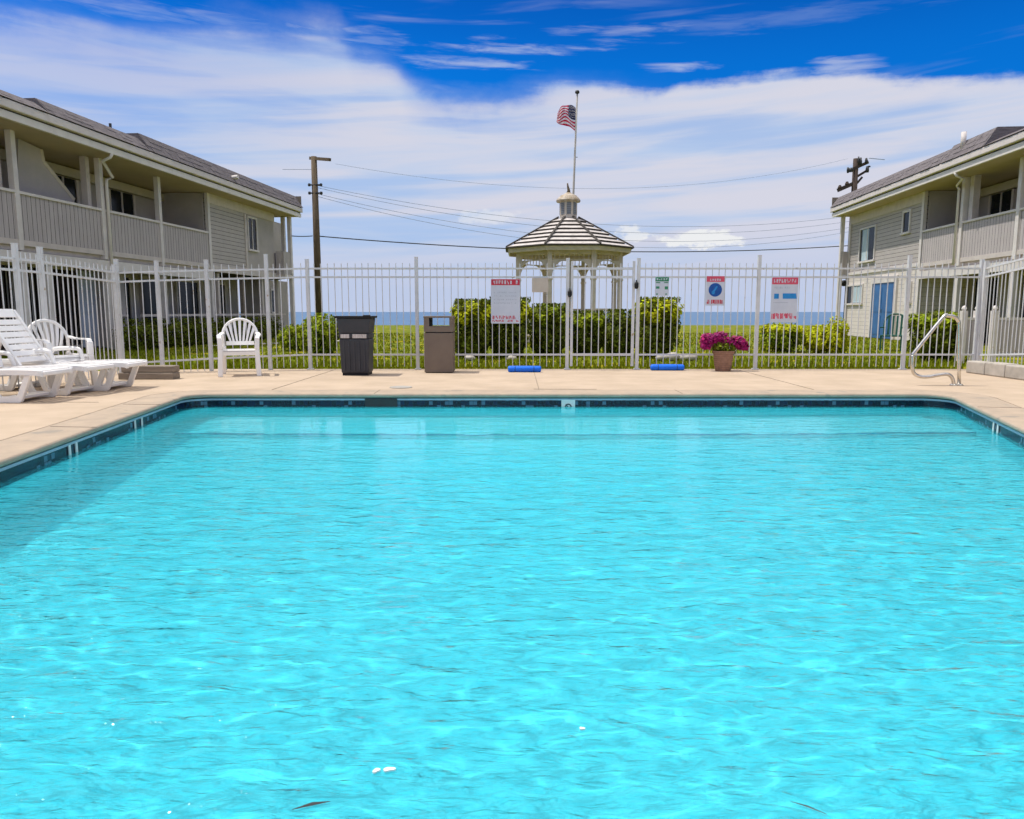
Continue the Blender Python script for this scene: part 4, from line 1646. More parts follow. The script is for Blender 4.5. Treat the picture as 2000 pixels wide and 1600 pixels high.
mb = MB()
frus(mb, .04, .58, .215, .2, .235, .215)
body = mb.build('body', 'bin_dark', t, bevel=.02)
mb = MB()
for x in (-.17, -.09, -.01, .07, .15):
    mb.box(x - .006, x + .022, -.222, -.205, .07, .545)
ribs = mb.build('ribs', 'bin_dark', body, bevel=.003)
MB().box(-.2, .2, -.185, .185, 0, .04).build('base', 'black', t)
mb = MB()
frus(mb, .585, .66, .235, .218, .24, .22)
mb.build('band', 'bin_dark', t, bevel=.006)
mb = MB()
frus(mb, .664, .90, .238, .218, .262, .245)
mb.build('hood', 'bin_dark', t, bevel=.012)
mb = MB()
frus(mb, .901, .935, .285, .265, .292, .272)
mb.box(.16, .27, -.27, -.2, .935, .95)
mb.build('lid', 'black', t, bevel=.01)
MB().box(-.205, -.07, -.229, -.2255, .59, .652).build('sticker', 'sticker', t)
MB().box(-.02, .20, -.229, -.2255, .59, .652).build('sticker', 'sticker', t)

p = ground(857, 729)
t = thing('trash_bin', (p.x, p.y + .24, 0), 'brown steel trash bin with open hood window and flat top', 'trash bin')
W2 = .235
MB().box(-W2, W2, -.22, .22, .012, .655).build('body', 'bin_brown', t, bevel=.006)
MB().box(-W2 + .02, W2 - .02, -.20, .20, .655, .672).build('shadow_gap', 'black', t)
MB().box(-W2 + .015, W2 - .015, -.2, .2, 0, .0115).build('base', 'black', t)
mb = MB()
mb.box(-W2, W2, -.222, .222, .672, .765)
mb.box(-W2, -W2 + .085, -.222, .222, .765, .90)
mb.box(W2 - .055, W2, -.222, .222, .765, .90)
mb.build('hood', 'bin_brown', t)
MB().box(-W2 - .008, W2 + .008, -.23, .23, .901, .93).build('lid', 'bin_brown', t, bevel=.006)
mb = MB()
mb.box(-W2 + .086, -W2 + .1, -.2, .2, .766, .9)
mb.build('chute_lining', 'black', t)

# ------------------------------------------------------------------ blue foam rolls on the deck
for px0, px1, pyb, lab in ((992, 1057, 727, 'bright blue foam roll lying on the deck below the red headed sign'),
                           (1269, 1334, 723, 'bright blue foam roll lying on the deck beside the flower pot')):
    a, b = ground(px0, pyb), ground(px1, pyb)
    L_ = b.x - a.x
    t = thing('foam_roll', ((a.x + b.x) / 2, min(a.y, FY - .2), 0), lab, 'foam roll', R(-1.5), 'blue foam rolls')
    mb = MB()
    mb.smooth = True
    xs = [-.5, -.495, -.47, -.42, 0, .42, .47, .495, .5]
    rs_ = [.02, .038, .05, .053, .054, .053, .05, .038, .02]
    mb.tube([(x * L_, 0, .052) for x in xs], rs_, 20)
    mb.build('cushion', 'foam', t, smooth=True)
    mb = MB()
    for x in (-.28, .28):
        mb.tube([(x * L_ - .008, 0, .052), (x * L_ + .008, 0, .052)], .0555, 20)
    mb.build('seam', 'sign_blue', t)

# ------------------------------------------------------------------ flower pot
p = ground(1398, 720)
t = thing('flower_pot', (p.x - .03, 12.62, 0), 'brown woven pot of magenta petunias in front of the fence', 'flower pot')
mb = MB()
mb.smooth = True
mb.lathe([(.125, 0), (.13, .02), (.145, .1), (.158, .2), (.168, .30), (.182, .30), (.185, .345), (.17, .345), (.165, .30)], 28)
pot = mb.build('pot', 'pot', t, smooth=False)
mb = MB()
mb.lathe([(.158, 0), (.1, .02)], 20, (0, 0, .30))
mb.build('soil', 'soil', pot)
rr = random.Random(11)


def leafcloud(mb, rr, c, rad_, n, size, shape='ell', up=.3, hollow=.55):
    c = Vector(c)
    for i in range(n):
        while True:
            q = Vector((rr.uniform(-1, 1), rr.uniform(-1, 1), rr.uniform(-1, 1)))
            if shape == 'box':
                d_ = max(abs(q.x) ** 1, abs(q.y), abs(q.z))
                d_ = (abs(q.x) ** 2.6 + abs(q.y) ** 2.6 + abs(q.z) ** 2.6) ** (1 / 2.6)
            else:
                d_ = q.length
            lump = 1 + .42 * noise.noise(Vector((q.x * rad_[0], q.y * rad_[1], q.z * rad_[2])) * 4.0 + c)
            if hollow < d_ / lump < 1: break
        p = c + Vector((q.x * rad_[0], q.y * rad_[1], q.z * rad_[2]))
        nrm = (q + Vector((rr.uniform(-.7, .7), rr.uniform(-.7, .7), rr.uniform(-.4, .7) + up))).normalized()
        u = nrm.cross(Vector((rr.uniform(-1, 1), rr.uniform(-1, 1), rr.uniform(-1, 1)))).normalized()
        v = nrm.cross(u)
        s1, s2 = size * rr.uniform(.6, 1.3), size * rr.uniform(.35, .7)
        mb.add([p - u * s1, p - v * s2, p + u * s1, p + v * s2], [(0, 1, 2, 3)])


mb = MB()
leafcloud(mb, rr, (0.02, 0, .40), (.22, .2, .13), 420, .03)
mb.build('foliage', 'leaf_d', t)
mb = MB()
for (cx_, cz_, r_) in ((-.20, .52, .13), (-.02, .55, .13), (.2, .50, .12), (.26, .44, .09), (-.10, .56, .1), (-.25, .43, .08)):
    leafcloud(mb, rr, (cx_ * 1.25, rr.uniform(-.1, .03), cz_), (r_ * 1.25, r_, r_ * .95), 330, .032, hollow=.6)
mb.build('blossoms', 'petal', t)


# ------------------------------------------------------------------ shrubs
def shrub(loc, rad_, label, m, n=1600, size=.045, shape='ell', seed=1, name='shrub', top_m=None, grp='garden shrubs', flowers=None):
    rr = random.Random(seed)
    t = thing(name, loc, label, 'shrub', 0, grp)
    mb = MB()
    leafcloud(mb, rr, (0, 0, rad_[2]), rad_, n, size, shape)
    # uneven sprigs
    for i in range(int(n * .02)):
        x, y = rr.uniform(-.9, .9) * rad_[0], rr.uniform(-.9, .9) * rad_[1]
        z = rad_[2] * (2 if shape == 'box' else 1 + math.sqrt(max(0, 1 - (x / rad_[0]) ** 2 - (y / rad_[1]) ** 2)))
        for j in range(5):
            p = Vector((x + rr.uniform(-.02, .02), y + rr.uniform(-.02, .02), z * .97 + j * .025))
            u = Vector((rr.uniform(-1, 1), rr.uniform(-1, 1), rr.uniform(0, 1))).normalized() * size
            v = u.cross(Vector((rr.uniform(-1, 1), rr.uniform(-1, 1), rr.uniform(-1, 1)))).normalized() * size * .5
            mb.add([p - u * .3, p - v, p + u, p + v], [(0, 1, 2, 3)])
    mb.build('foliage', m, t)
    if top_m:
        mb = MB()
        leafcloud(mb, rr, (0, 0, rad_[2] * 1.64), (rad_[0] * 1.04, rad_[1] * 1.05, rad_[2] * .42), int(n * .95), size, shape, up=.8, hollow=.2)  # brighter leaves on top put the sunlit crown into the colour
        mb.build('lit_top_leaves', top_m, t)
    mb = MB()
    for i in range(7):
        a = rr.uniform(0, 2 * PI)
        q = Vector((math.cos(a) * rad_[0] * .5, math.sin(a) * rad_[1] * .5, rad_[2] * rr.uniform(1.0, 1.5)))
        mb.tube([(0, 0, 0), q * .5 + Vector((0, 0, .05)), q], [.022, .015, .006], 5)
    mb.build('branches', 'bark', t)
    if flowers:
        mb = MB()
        for i in range(flowers):
            a, e = rr.uniform(0, 2 * PI), rr.uniform(.1, 1.3)
            c = Vector((math.cos(a) * math.cos(e) * rad_[0], math.sin(a) * math.cos(e) * rad_[1], rad_[2] * (1 + math.sin(e))))
            leafcloud(mb, rr, c, (.055, .055, .05), 22, .022, hollow=.3)
        mb.build('blossoms', 'petal_w', t)
    return t


def shrub_px(px0, px1, pytop, Y, label, m, depth=None, **k):
    a, b = at(px0, pytop, Y), at(px1, pytop, Y)
    h = a.z
    w_ = b.x - a.x
    return shrub(((a.x + b.x) / 2, Y, 0), (w_ / 2, depth or w_ / 2, h / 2), label, m, **k)


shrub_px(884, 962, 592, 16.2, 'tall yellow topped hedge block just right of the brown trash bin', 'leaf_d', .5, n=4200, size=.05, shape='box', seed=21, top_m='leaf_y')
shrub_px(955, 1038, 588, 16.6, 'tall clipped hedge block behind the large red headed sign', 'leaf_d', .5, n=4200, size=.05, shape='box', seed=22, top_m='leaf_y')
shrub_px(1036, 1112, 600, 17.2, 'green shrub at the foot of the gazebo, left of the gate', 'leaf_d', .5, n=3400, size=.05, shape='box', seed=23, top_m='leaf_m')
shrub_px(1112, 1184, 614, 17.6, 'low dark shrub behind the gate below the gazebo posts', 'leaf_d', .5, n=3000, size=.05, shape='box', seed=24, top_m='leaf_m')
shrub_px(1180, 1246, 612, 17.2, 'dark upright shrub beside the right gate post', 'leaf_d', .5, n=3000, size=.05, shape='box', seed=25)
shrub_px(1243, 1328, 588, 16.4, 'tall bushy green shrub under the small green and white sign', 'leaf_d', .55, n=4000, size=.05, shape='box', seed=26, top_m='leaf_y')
shrub_px(586, 668, 618, 17.5, 'rounded green shrub at the foot of the utility pole', 'leaf_m', .6, n=3200, size=.05, seed=27)
shrub_px(545, 600, 640, 19.5, 'small green shrub beside the left wing corner', 'leaf_m', .5, n=1500, size=.05, seed=28)
shrub_px(1488, 1566, 634, 19.0, 'rounded olive shrub beneath the faded pink headed sign', 'leaf_m', .6, n=2000, size=.05, seed=29, top_m='leaf_y')
shrub_px(1572, 1622, 640, 18.5, 'low yellow green shrub left of the white blossom bush', 'leaf_y', .5, n=1600, size=.05, seed=30)
shrub_px(1612, 1656, 624, 18.0, 'white blossom bush at the corner of the right wing', 'leaf_y', .45, n=1600, size=.045, seed=31, flowers=9)
shrub_px(1786, 1882, 612, 15.6, 'dark rounded shrub seen through the pool handrail', 'leaf_d', .6, n=4200, size=.045, seed=32, top_m='leaf_m')
# hedge row along the left wing
labs = ['dark hedge shrub closest to the white corner post on the left', 'second dark hedge shrub along the left wing', 'dark hedge shrub left of the lone plastic chair',
        'dark hedge shrub behind the lone plastic chair', 'farthest dark hedge shrub near the end of the left wing']
edges_ = [240, 318, 380, 438, 490, 540]
for i in range(5):
    pa, pb = edges_[i], edges_[i + 1]
    wv = .75
    m_ = (pa + pb) / 2
    s_, _ = LB.S(m_, 660, wv)
    q = LB.o + LB.d * s_ + LB.n * wv
    sa_, sb_ = LB.S(pa, 660, wv)[0], LB.S(pb, 660, wv)[0]
    t = shrub((q.x, q.y, 0), (abs(sb_ - sa_) / 2 + .1, .45, .36), labs[i], 'leaf_d', n=2400, size=.045, shape='box', seed=40 + i, grp='hedge along the left wing')
    t.rotation_euler[2] = math.atan2(LB.d.y, LB.d.x)
# pale stones by the right hedge
rr = random.Random(9)
stone_places = [(1292, 683, .10, 'rounded pale garden stone closest to the tall shrub'), (1312, 680, .13, 'largest pale garden stone behind the blue foam roll'),
                (1333, 685, .09, 'small pale garden stone in the middle of the stone row'), (1350, 684, .11, 'pale garden stone nearest the flower pot'),
                (1000, 686, .08, 'pale garden stone under the large red headed sign'), (918, 688, .09, 'pale garden stone at the foot of the left hedge block')]
for (x_, y_, r_, lab) in stone_places:
    p = ground(x_, y_)
    if y_ > 600: p = Vector((at(x_, y_, 15.4).x, 15.4, 0))
    mb = MB()
    mb.smooth = True
    prof = []
    nseg, nr = 14, 7
    vs_, fs_ = [], []
    for i in range(nr + 1):
        th = PI * i / nr
        for j in range(nseg):
            a = 2 * PI * j / nseg
            q = Vector((math.sin(th) * math.cos(a), math.sin(th) * math.sin(a), math.cos(th)))
            f_ = 1 + .25 * noise.noise(q * 1.7 + Vector((x_, y_, 0)))
            vs_.append((q.x * r_ * 1.3 * f_, q.y * r_ * f_, (q.z * .7 + .5) * r_ * f_))
    for i in range(nr):
        for j in range(nseg):
            fs_.append((i * nseg + j, (i + 1) * nseg + j, (i + 1) * nseg + (j + 1) % nseg, i * nseg + (j + 1) % nseg))
    mb.add(vs_, fs_)
    o = mb.build('garden_stone', 'stone', smooth=True)
    o.location = p
    tag(o, lab, 'stone', 'pale garden stones')

# ------------------------------------------------------------------ patio screens near the right wing
for (pa, pb, Y_, lab) in ((1882, 1908, 14.6, 'narrow grey board privacy screen beside the dark shrub'), (1942, 2040, 14.2, 'wide grey board privacy screen at the far right')):
    a, b = at(pa, 620, Y_), at(pb, 620, Y_)
    t = thing('privacy_screen', (a.x, Y_, 0), lab, 'screen', 0, 'grey privacy screens')
    L_ = b.x - a.x
    MB().box(.05, L_ - .05, -.015, .015, .15, .84).build('panel', 'boards', t)
    MB().box(.02, L_ - .02, -.03, .03, .845, .89).build('top_rail', 'trim_light', t)
    for x in (0, L_):
        mb = MB()
        mb.box(x - .05, x + .05, -.05, .05, 0, 1.02)
        mb.lathe([(.03, 1.02), (.05, 1.06), (.035, 1.10), (.005, 1.12)], 10, (x, 0, 0))
        mb.build('post', 'trim_light', t)
# small green chair by the blue door
q = at(1743, 660, 19.5)
t = thing('garden_chair', (q.x, 19.5, 0), 'small dark green garden chair beside the blue door', 'chair', R(-35))
mb = MB()
mb.box(-.26, .26, -.25, .25, .36, .40)
mb.build('seat', 'chair_green', t, bevel=.01)
mb = MB()
mb.tube(curve([(-.25, .25, .4), (-.25, .32, .75), (-.12, .36, .92), (.12, .36, .92), (.25, .32, .75), (.25, .25, .4)], 5), .022, 8)
for x in (-.15, -.05, .05, .15):
    mb.bar((x, .26, .4), (x, .35, .9), .05, .015, up=(0, 1, 0))
mb.build('backrest', 'chair_green', t)
for x in (-.24, .24):
    for y in (-.22, .22):
        MB().box(x - .02, x + .02, y - .02, y + .02, 0, .36).build('leg', 'chair_green', t)
    MB().box(x - .03, x + .03, -.25, .27, .58, .61).build('armrest', 'chair_green', t)

# ------------------------------------------------------------------ pool handrail
hb = ground(1872, 753)
Yh = hb.y


def hp(px, py, Y=None):
    return at(px, py, Y or Yh)


t = thing('pool_handrail', (hb.x, hb.y, 0), 'bent stainless steel handrail at the right pool corner', 'handrail')
off = Vector((hb.x, hb.y, 0))
path = [hp(1873, 753), hp(1873, 640), hp(1872, 628), hp(1864, 619), hp(1850, 617), hp(1842, 620), hp(1788, 686), hp(1783, 694), hp(1782, 705),
        hp(1782, 718), hp(1785, 729), hp(1795, 735), hp(1812, 736), hp(1845, 731), hp(1856, 734), hp(1861, 742), hp(1863, 753)]
path[0].z = path[-1].z = 0
# the diagonal leans a little out over the water
mb = MB()
mb.smooth = True
cp = curve([p - off + Vector((0, -.0 * i, 0)) for i, p in enumerate(path)], 4)
mb.tube(cp, .024, 14)
mb.build('rail', 'steel', t, smooth=True)
for p in (path[0], path[-1]):
    mb = MB()
    q = p - off
    mb.lathe([(.055, 0), (.055, .008), (.035, .022), (.028, .024)], 20, (q.x, q.y, 0))
    mb.build('anchor_flange', 'steel', t, smooth=False)

# skimmer lid and deck seam
p = ground(783, 757)
mb = MB()
mb.lathe([(.15, 0), (.15, .006), (.14, .009), (.03, .009)], 28)
o = mb.build('skimmer_lid', 'concrete')
o.location = (p.x, p.y, .001)
tag(o, 'round pale skimmer lid set in the deck near the brown bin', 'lid')

# floating bits
for i, (x_, y_, L_, m_, lab, cat_) in enumerate(((735, 1504, .0085, 'petal_w', 'small round white petal floating left of its larger neighbour', 'petal'),
                                 (760, 1502, .0125, 'petal_w', 'larger curled white petal floating beside the round one', 'petal'),
                                 (1137, 1422, .0065, 'petal_w', 'tiny lone white petal floating right of centre', 'petal'))):
    p = ground(x_, y_, WZ + .008)
    mb = MB()
    k_ = 12
    pts_ = []
    for j in range(k_):
        a = 2 * PI * j / k_
        r_ = L_ * (1 + .3 * math.sin(a * 2 + i) + .15 * math.cos(3 * a))
        pts_.append((math.cos(a) * r_, math.sin(a) * r_ * (.75 if i == 1 else 1)))
    mb.prism(pts_, (0, 0, 0), (1, 0, 0), (0, 1, 0), .004)
    o = fix_normals(mb.build('floating_petal', m_, smooth=False))
    o.location = (p.x, p.y, WZ + rip(p.x, p.y) + .004)
    tag(o, lab, cat_, 'white petals on the water')
for (xa, ya, xb, yb2, lab) in ((570, 1578, 645, 1560, 'long dark leaf floating near the bottom edge of the pool'), (1545, 1562, 1615, 1588, 'thin dark twig floating at the lower right')):
    a, b = ground(xa, ya, WZ + .012), ground(xb, yb2, WZ + .012)
    m_ = (a + b) / 2
    mb = MB()
    zz = [WZ + .006 + rip(p.x, p.y) for p in (a, m_, b)]
    mb.tube([(a.x - m_.x, a.y - m_.y, zz[0]), (0, .006, zz[1]), (b.x - m_.x, b.y - m_.y, zz[2])], [.001, .0065 if xa < 1000 else .003, .001], 6, flat=.4)
    o = mb.build('floating_leaf' if xa < 1000 else 'floating_twig', 'metal_dark')
    o.location = (m_.x, m_.y, 0)
    tag(o, lab, 'leaf' if xa < 1000 else 'twig')


# ================================================================== GAZEBO
GY = 25.5
gc = at(1108, 610, GY)
gz = thing('gazebo', (gc.x, GY, 0), 'octagonal white gazebo with shingled roof and small cupola', 'gazebo', R(22.5) * 0)
k_, sl = slopes(988, 489)
GR = (at(1227, 489, GY).x - at(987, 489, GY).x) / 2
ze = at(1108, 489, GY).z
za = at(1108, 428, GY).z
ph = R(22.5)


def oc(r, z, n=8, p=ph):
    return [Vector((r * math.cos(p + 2 * PI * i / n), r * math.sin(p + 2 * PI * i / n), z)) for i in range(n)]


RC = GR / math.cos(R(22.5)) * .985
# roof facets with stepped courses
rows = 7
rt = .36
mb = MB()
for k2 in range(rows):
    t0, t1 = k2 / rows, (k2 + 1) / rows
    ra, rb = RC + (rt - RC) * t0, RC + (rt - RC) * t1
    z0, z1 = ze + (za - ze) * t0 + .03, ze + (za - ze) * t1
    A, B, C_ = oc(ra + .035, z0 + .012), oc(rb, z1 - .005), oc(ra - .02, z0 - .05)
    for i in range(8):
        j = (i + 1) % 8
        mb.add([A[i], A[j], B[j], B[i]], [(0, 1, 2, 3)])
        mb.add([C_[i], C_[j], A[j], A[i]], [(0, 1, 2, 3)], 1)
rf_ = mb.build('roof', ['gz_roof', 'gz_dark'], gz)
mb = MB()
A, B = oc(RC + .035, ze + .045), oc(rt, za + .05)
for i in range(8):
    mb.bar(A[i], B[i], .06, .05)
for i in range(8):
    mb.bar(A[i] - Vector((0, 0, .03)), A[(i + 1) % 8] - Vector((0, 0, .03)), .05, .035)
mb.build('ridge_caps', 'gz_dark', rf_)
mb = MB()
A, B = oc(RC - .02, ze - .02), oc(RC - .06, ze - .15)
for i in range(8):
    j = (i + 1) % 8
    mb.add([B[i], B[j], A[j], A[i]], [(0, 1, 2, 3)])
    C_, D_ = oc(RC - .10, ze - .15), oc(RC - .10, ze)
    mb.add([C_[i], C_[j], B[j], B[i]], [(3, 2, 1, 0)])
    mb.add([C_[i], C_[j], D_[j], D_[i]], [(3, 2, 1, 0)])
mb.build('fascia', 'gz_white', gz)
mb = MB()
A = oc(RC - .12, ze - .04)
mb.add(A, [tuple(range(8))])
mb.build('ceiling', 'gz_white', gz)
PR = RC * .82
posts_ = oc(PR, 0)
zb_ = ze - .12
for i in range(8):
    p = posts_[i]
    mb = MB()
    mb.box(p.x - .075, p.x + .075, p.y - .075, p.y + .075, .30, zb_)
    mb.box(p.x - .1, p.x + .1, p.y - .1, p.y + .1, .30, .42)
    mb.box(p.x - .095, p.x + .095, p.y - .095, p.y + .095, 2.0, 2.06)
    mb.build('post', 'gz_white', gz, bevel=.01)
    j = (i + 1) % 8
    q = posts_[j]
    d = (q - p).normalized()
    ln = (q - p).length
    # beam
    mb = MB()
    mb.bar(p + d * .08 + Vector((0, 0, zb_ - .06)), q - d * .08 + Vector((0, 0, zb_ - .06)), .06, .12)
    # frieze spindles
    mb.bar(p + d * .08 + Vector((0, 0, zb_ - .30)), q - d * .08 + Vector((0, 0, zb_ - .30)), .04, .03)
    ns = 9
    for s_ in range(1, ns):
        c = p + d * (ln * s_ / ns)
        mb.bar(c + Vector((0, 0, zb_ - .28)), c + Vector((0, 0, zb_ - .12)), .025, .025)
    mb.build('frieze', 'gz_white', gz)
    for (o3, dd) in ((p, d), (q, -d)):
        mb = MB()
        out, inn_ = [], []
        for a in range(7):
            th = R(90) * a / 6
            out.append((.08 + .42 * (1 - math.cos(th)) , -.32 - .42 * (1 - math.sin(th)) * 1.0))
        arc = [(.08 + .46 * (1 - math.cos(R(90) * a / 8)), -.315 - .50 * (1 - math.sin(R(90) * a / 8))) for a in range(9)]
        mb.prism([(.08, -.315)] + arc, o3 + Vector((0, 0, zb_)) - dd.cross(Vector((0, 0, 1))) * .02, dd, (0, 0, 1), .04)
        fix_normals(mb.build('bracket', 'gz_white', gz))
    if i != 5:
        mb = MB()
        mb.bar(p + d * .08 + Vector((0, 0, 1.08)), q - d * .08 + Vector((0, 0, 1.08)), .07, .05)
        mb.bar(p + d * .08 + Vector((0, 0, .48)), q - d * .08 + Vector((0, 0, .48)), .05, .05)
        for s_ in range(1, 11):
            c = p + d * (ln * s_ / 11)
            mb.bar(c + Vector((0, 0, .5)), c + Vector((0, 0, 1.06)), .03, .03)
        mb.build('railing', 'gz_white', gz)
mb = MB()
A, B = oc(RC * .88, .3), oc(RC * .88, .22)
C_ = oc(RC * .84, .22)
D_ = oc(RC * .84, 0)
mb.add(A, [tuple(range(8))])
for X_, Z_ in ((B, A), (D_, C_)):
    for i in range(8):
        j = (i + 1) % 8
        mb.add([X_[i], X_[j], Z_[j], Z_[i]], [(0, 1, 2, 3)])
mb.build('floor', 'gz_white', gz)
# cupola
cu = MB()
zc0, zc1 = za - .05, at(1108, 392, GY).z
cr_ = .30
A, B = oc(cr_, zc0), oc(cr_, zc1)
for i in range(8):
    j = (i + 1) % 8
    cu.add([A[i], A[j], B[j], B[i]], [(0, 1, 2, 3)])
cup = cu.build('cupola', 'gz_white', gz)
mb = MB()
A, B = oc(cr_ + .012, zc0 + .18), oc(cr_ + .012, zc1 - .08)
for i in range(8):
    j = (i + 1) % 8
    e = (A[j] - A[i])
    mb.add([A[i] + e * .2, A[j] - e * .2, B[j] - e * .2, B[i] + e * .2], [(0, 1, 2, 3)])
mb.build('louvre', mat('louvre_grey', (.26, .28, .31), .6, lines=(2, .06, .3, .5)), cup)
mb = MB()
zt = zc1
tip = at(1108, 358, GY).z
mb.lathe([(.40, zt - .05), (.41, zt), (.37, zt + .06), (.28, zt + .15), (.15, zt + .21), (.07, zt + .26)], 16)
mb.build('cupola_cap', 'copper', cup, smooth=False)
mb = MB()
mb.smooth = True
mb.tube([(0, 0, zt + .25), (.01, 0, zt + .33), (-.02, 0, zt + .45), (-.035, 0, tip)], [.07, .05, .032, .022], 10)
mb.build('finial', 'pole', cup, smooth=True)

# ------------------------------------------------------------------ flagpole and flag
FYp = 28.0
ft, fb = at(1127.5, 184, FYp), at(1119, 400, FYp)
sl_ = (ft.x - fb.x) / (ft.z - fb.z)
fp0 = Vector((ft.x - sl_ * ft.z, FYp, 0))
t = thing('flagpole', fp0, 'tall slim white flagpole rising behind the gazebo', 'flagpole')
mb = MB()
mb.smooth = True
top_ = ft - fp0
mb.tube([(0, 0, 0), top_ * .5, top_], [.055, .042, .03], 12)
mb.build('pole', 'concrete', t, smooth=True)
mb = MB()
mb.lathe([(.02, 0), (.075, .03), (.085, .07), (.06, .12), (.02, .13)], 12, top_)
mb.build('finial', 'metal_dark', t, smooth=True)
MB().tube([top_ * .75 + Vector((.04, 0, 0)), top_ * .75 + Vector((.10, 0, 0))], .012, 6).build('cleat', 'metal_dark', t)


def bez(pts, n):
    return curve(pts, max(1, n // (len(pts) - 1)))


# flag as wavy cloth; rows = 13 stripes
ctop = curve([at(1125.5, 212, FYp), at(1114, 205, FYp), at(1100, 207, FYp), at(1089, 221, FYp)], 8)
cbot = curve([at(1124.5, 255, FYp), at(1112, 250, FYp), at(1099, 243, FYp), at(1087, 238, FYp)], 8)
ncol = len(ctop)
nrow = 26
flag_o = Vector(ctop[0])


def fpnt(i, r_):
    u = i / (ncol - 1)
    v = r_ / nrow
    p = ctop[i].lerp(cbot[i], v)
    y = .17 * math.sin(u * 7 + v * 2.0) * u + .08 * math.sin(u * 13 - v * 4) * u
    z = .03 * math.sin(u * 9 + v * 5)
    return Vector((p.x, p.y + y, p.z + z)) - flag_o


for nm in ('red', 'white', 'blue'):
    pass
fmb = MB()
fmb.smooth = True
G = [[fpnt(i, r_) for i in range(ncol)] for r_ in range(nrow + 1)]
vs_ = [p for row in G for p in row]
fs_, mi_ = [], []
ccol_ = int(ncol * .42)
for r_ in range(nrow):
    for i in range(ncol - 1):
        fs_.append((r_ * ncol + i, r_ * ncol + i + 1, (r_ + 1) * ncol + i + 1, (r_ + 1) * ncol + i))
        mi_.append(2 if (i < ccol_ and r_ < 14) else (r_ // 2) % 2)
fmb.v = [tuple(p) for p in vs_]
fmb.f = fs_
fmb.fm = mi_
flag = fmb.build('flag', ['f_red', 'f_white', 'f_blue'], smooth=True)
flag.location = flag_o
tag(flag, 'striped red and white flag with starred blue corner flying from the flagpole', 'flag')
mb = MB()
for r_ in range(9):
    for i in range(6 if r_ % 2 == 0 else 5):
        u = (i + (.5 if r_ % 2 == 0 else 1.0)) / 6 * ccol_ / (ncol - 1)
        v = (r_ + .75) / 10 * 14 / 26
        ii = min(ncol - 2, int(u * (ncol - 1)))
        fr_ = u * (ncol - 1) - ii
        rr_ = int(v * nrow)
        a = fpnt(ii, rr_).lerp(fpnt(ii + 1, rr_), fr_)
        pts_ = []
        for j in range(10):
            rad_ = .022 if j % 2 == 0 else .009
            an = PI / 2 + j * PI / 5
            pts_.append((math.cos(an) * rad_, math.sin(an) * rad_))
        mb.prism(pts_, a + Vector((0, .008, 0)), (1, 0, 0), (0, 0, 1), .016)
fix_normals(mb.build('stars', 'f_white', flag))

# ------------------------------------------------------------------ utility poles and wires
UY = 34.0
pt_, pb_ = at(613, 306, UY), at(611, 600, UY)
up = thing('utility_pole', (pt_.x, UY, 0), 'tall bare wooden utility pole with a single slanting crossarm', 'utility pole', 0, 'wooden utility poles')
mb = MB()
mb.smooth = True
mb.tube([(0, 0, 0), (0, 0, pt_.z / 2), (0, 0, pt_.z)], [.17, .15, .125], 14)
mb.build('pole', 'pole', up, smooth=True)
o0 = Vector((pt_.x, UY, 0))
a, b = at(602, 306, UY) - o0, at(655, 321, UY) - o0
b.y -= 1.0
a.y += .35
mb = MB()
mb.bar(a, b, .12, .13)
arm = mb.build('crossarm', 'pole', up)
mb = MB()
for z_ in (362, 378):
    q = at(613, z_, UY) - o0
    mb.tube([(-.22, -.1, q.z), (.30, -.1, q.z)], .035, 8)
    mb.lathe([(.05, -.06), (.07, 0), (.05, .06)], 8, (.30, -.1, q.z))
    mb.lathe([(.05, -.06), (.07, 0), (.05, .06)], 8, (-.22, -.1, q.z))
mb.build('insulator', 'metal_dark', up)

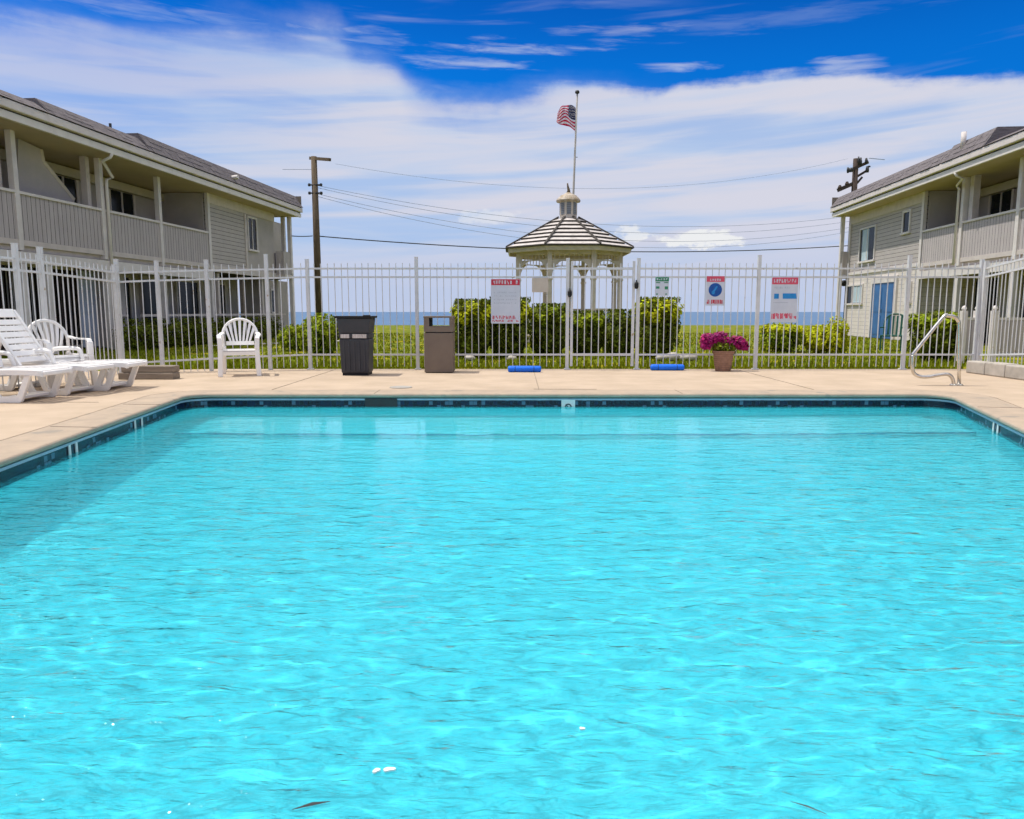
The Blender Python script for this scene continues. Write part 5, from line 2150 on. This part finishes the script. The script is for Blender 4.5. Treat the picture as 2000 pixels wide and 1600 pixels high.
VY = 42.0
q0 = at(1672, 310, VY)
vp = thing('utility_pole', (q0.x, VY, 0), 'distant utility pole crowded with insulators behind the right roof', 'utility pole', 0, 'wooden utility poles')
mb = MB()
mb.tube([(0, 0, 0), (0, 0, q0.z)], [.19, .14], 12)
mb.build('pole', 'pole_dark', vp, smooth=True)
o1 = Vector((q0.x, VY, 0))
a, b = at(1660, 333, VY) - o1, at(1693, 318, VY) - o1
mb = MB()
mb.bar(a + Vector((0, -.15, 0)), b + Vector((0, -.15, 0)), .14, .16)
arm2 = mb.build('crossarm', 'pole_dark', vp)
mb = MB()
mb.bar(at(1674, 345, VY) - o1, at(1692, 334, VY) - o1, .1, .12)
mb.bar(at(1674, 358, VY) - o1, at(1684, 346, VY) - o1, .08, .1)
mb.build('brace', 'pole_dark', vp)
for (xa, ya, yb3, r_) in ((1656, 327, 338, .07), (1662, 328, 336, .16), (1677, 306, 322, .06), (1681, 308, 324, .08), (1692, 309, 320, .085), (1694, 325, 337, .1), (1697, 324, 327, .1)):
    a, b = at(xa, yb3, VY - .2) - o1, at(xa, ya, VY - .2) - o1
    mb = MB()
    mb.tube([a, a.lerp(b, .5), b], [r_ * .8, r_, r_ * .6], 8)
    mb.build('insulator', 'metal_dark', vp, smooth=True)
# second arm low left
mb = MB()
mb.bar(at(1636, 372, VY) - o1, at(1668, 358, VY) - o1, .14, .2)
mb.lathe([(.06, 0), (.12, .12), (.06, .25)], 8, at(1654, 364, VY) - o1)
mb.lathe([(.06, 0), (.12, .12), (.06, .25)], 8, at(1640, 371, VY) - o1)
mb.build('crossarm', 'pole_dark', vp)


def wire(pa, pb, sag, label, r_=.016, m='wire'):
    a, b = Vector(pa), Vector(pb)
    pts_ = []
    for i in range(33):
        t_ = i / 32
        p = a.lerp(b, t_)
        p.z -= sag * 4 * t_ * (1 - t_)
        pts_.append(p - a)
    mb = MB()
    mb.tube(pts_, r_, 6)
    o = mb.build('overhead_wire', m, smooth=True)
    o.location = a
    tag(o, label, 'wire', 'overhead wires')


wire(at(617, 461, UY), at(1700, 477, VY), .55, 'dark single cable crossing the sky behind the gazebo roof', .026)
wire(at(570, 461, 31), at(610, 461, UY), .02, 'short dark cable from the left wing to the utility pole', .022)
wire(at(617, 362, UY), at(1662, 422, VY), 1.1, 'highest of the thin sagging wires right of the bare pole', .010, 'wire_faint')
wire(at(617, 366, UY), at(1662, 432, VY), 1.25, 'thin sagging wire second from the top right of the bare pole', .010, 'wire_faint')
wire(at(617, 378, UY), at(1662, 444, VY), 1.35, 'thin sagging wire third from the top right of the bare pole', .010, 'wire_faint')
wire(at(617, 383, UY), at(1662, 452, VY), 1.5, 'lowest of the thin sagging wires right of the bare pole', .010, 'wire_faint')
wire(at(655, 320, UY - 1), at(1656, 310, VY), 1.3, 'very faint high wire from the crossarm to the right pole', .007, 'wire_faint')
wire(at(552, 331, 36), at(608, 331, UY), .0, 'short faint wire stub left of the bare pole', .014, 'wire_faint')
wire(at(1697, 309, VY), at(1728, 312, VY), .0, 'short wire stub right of the distant pole', .02, 'wire_faint')
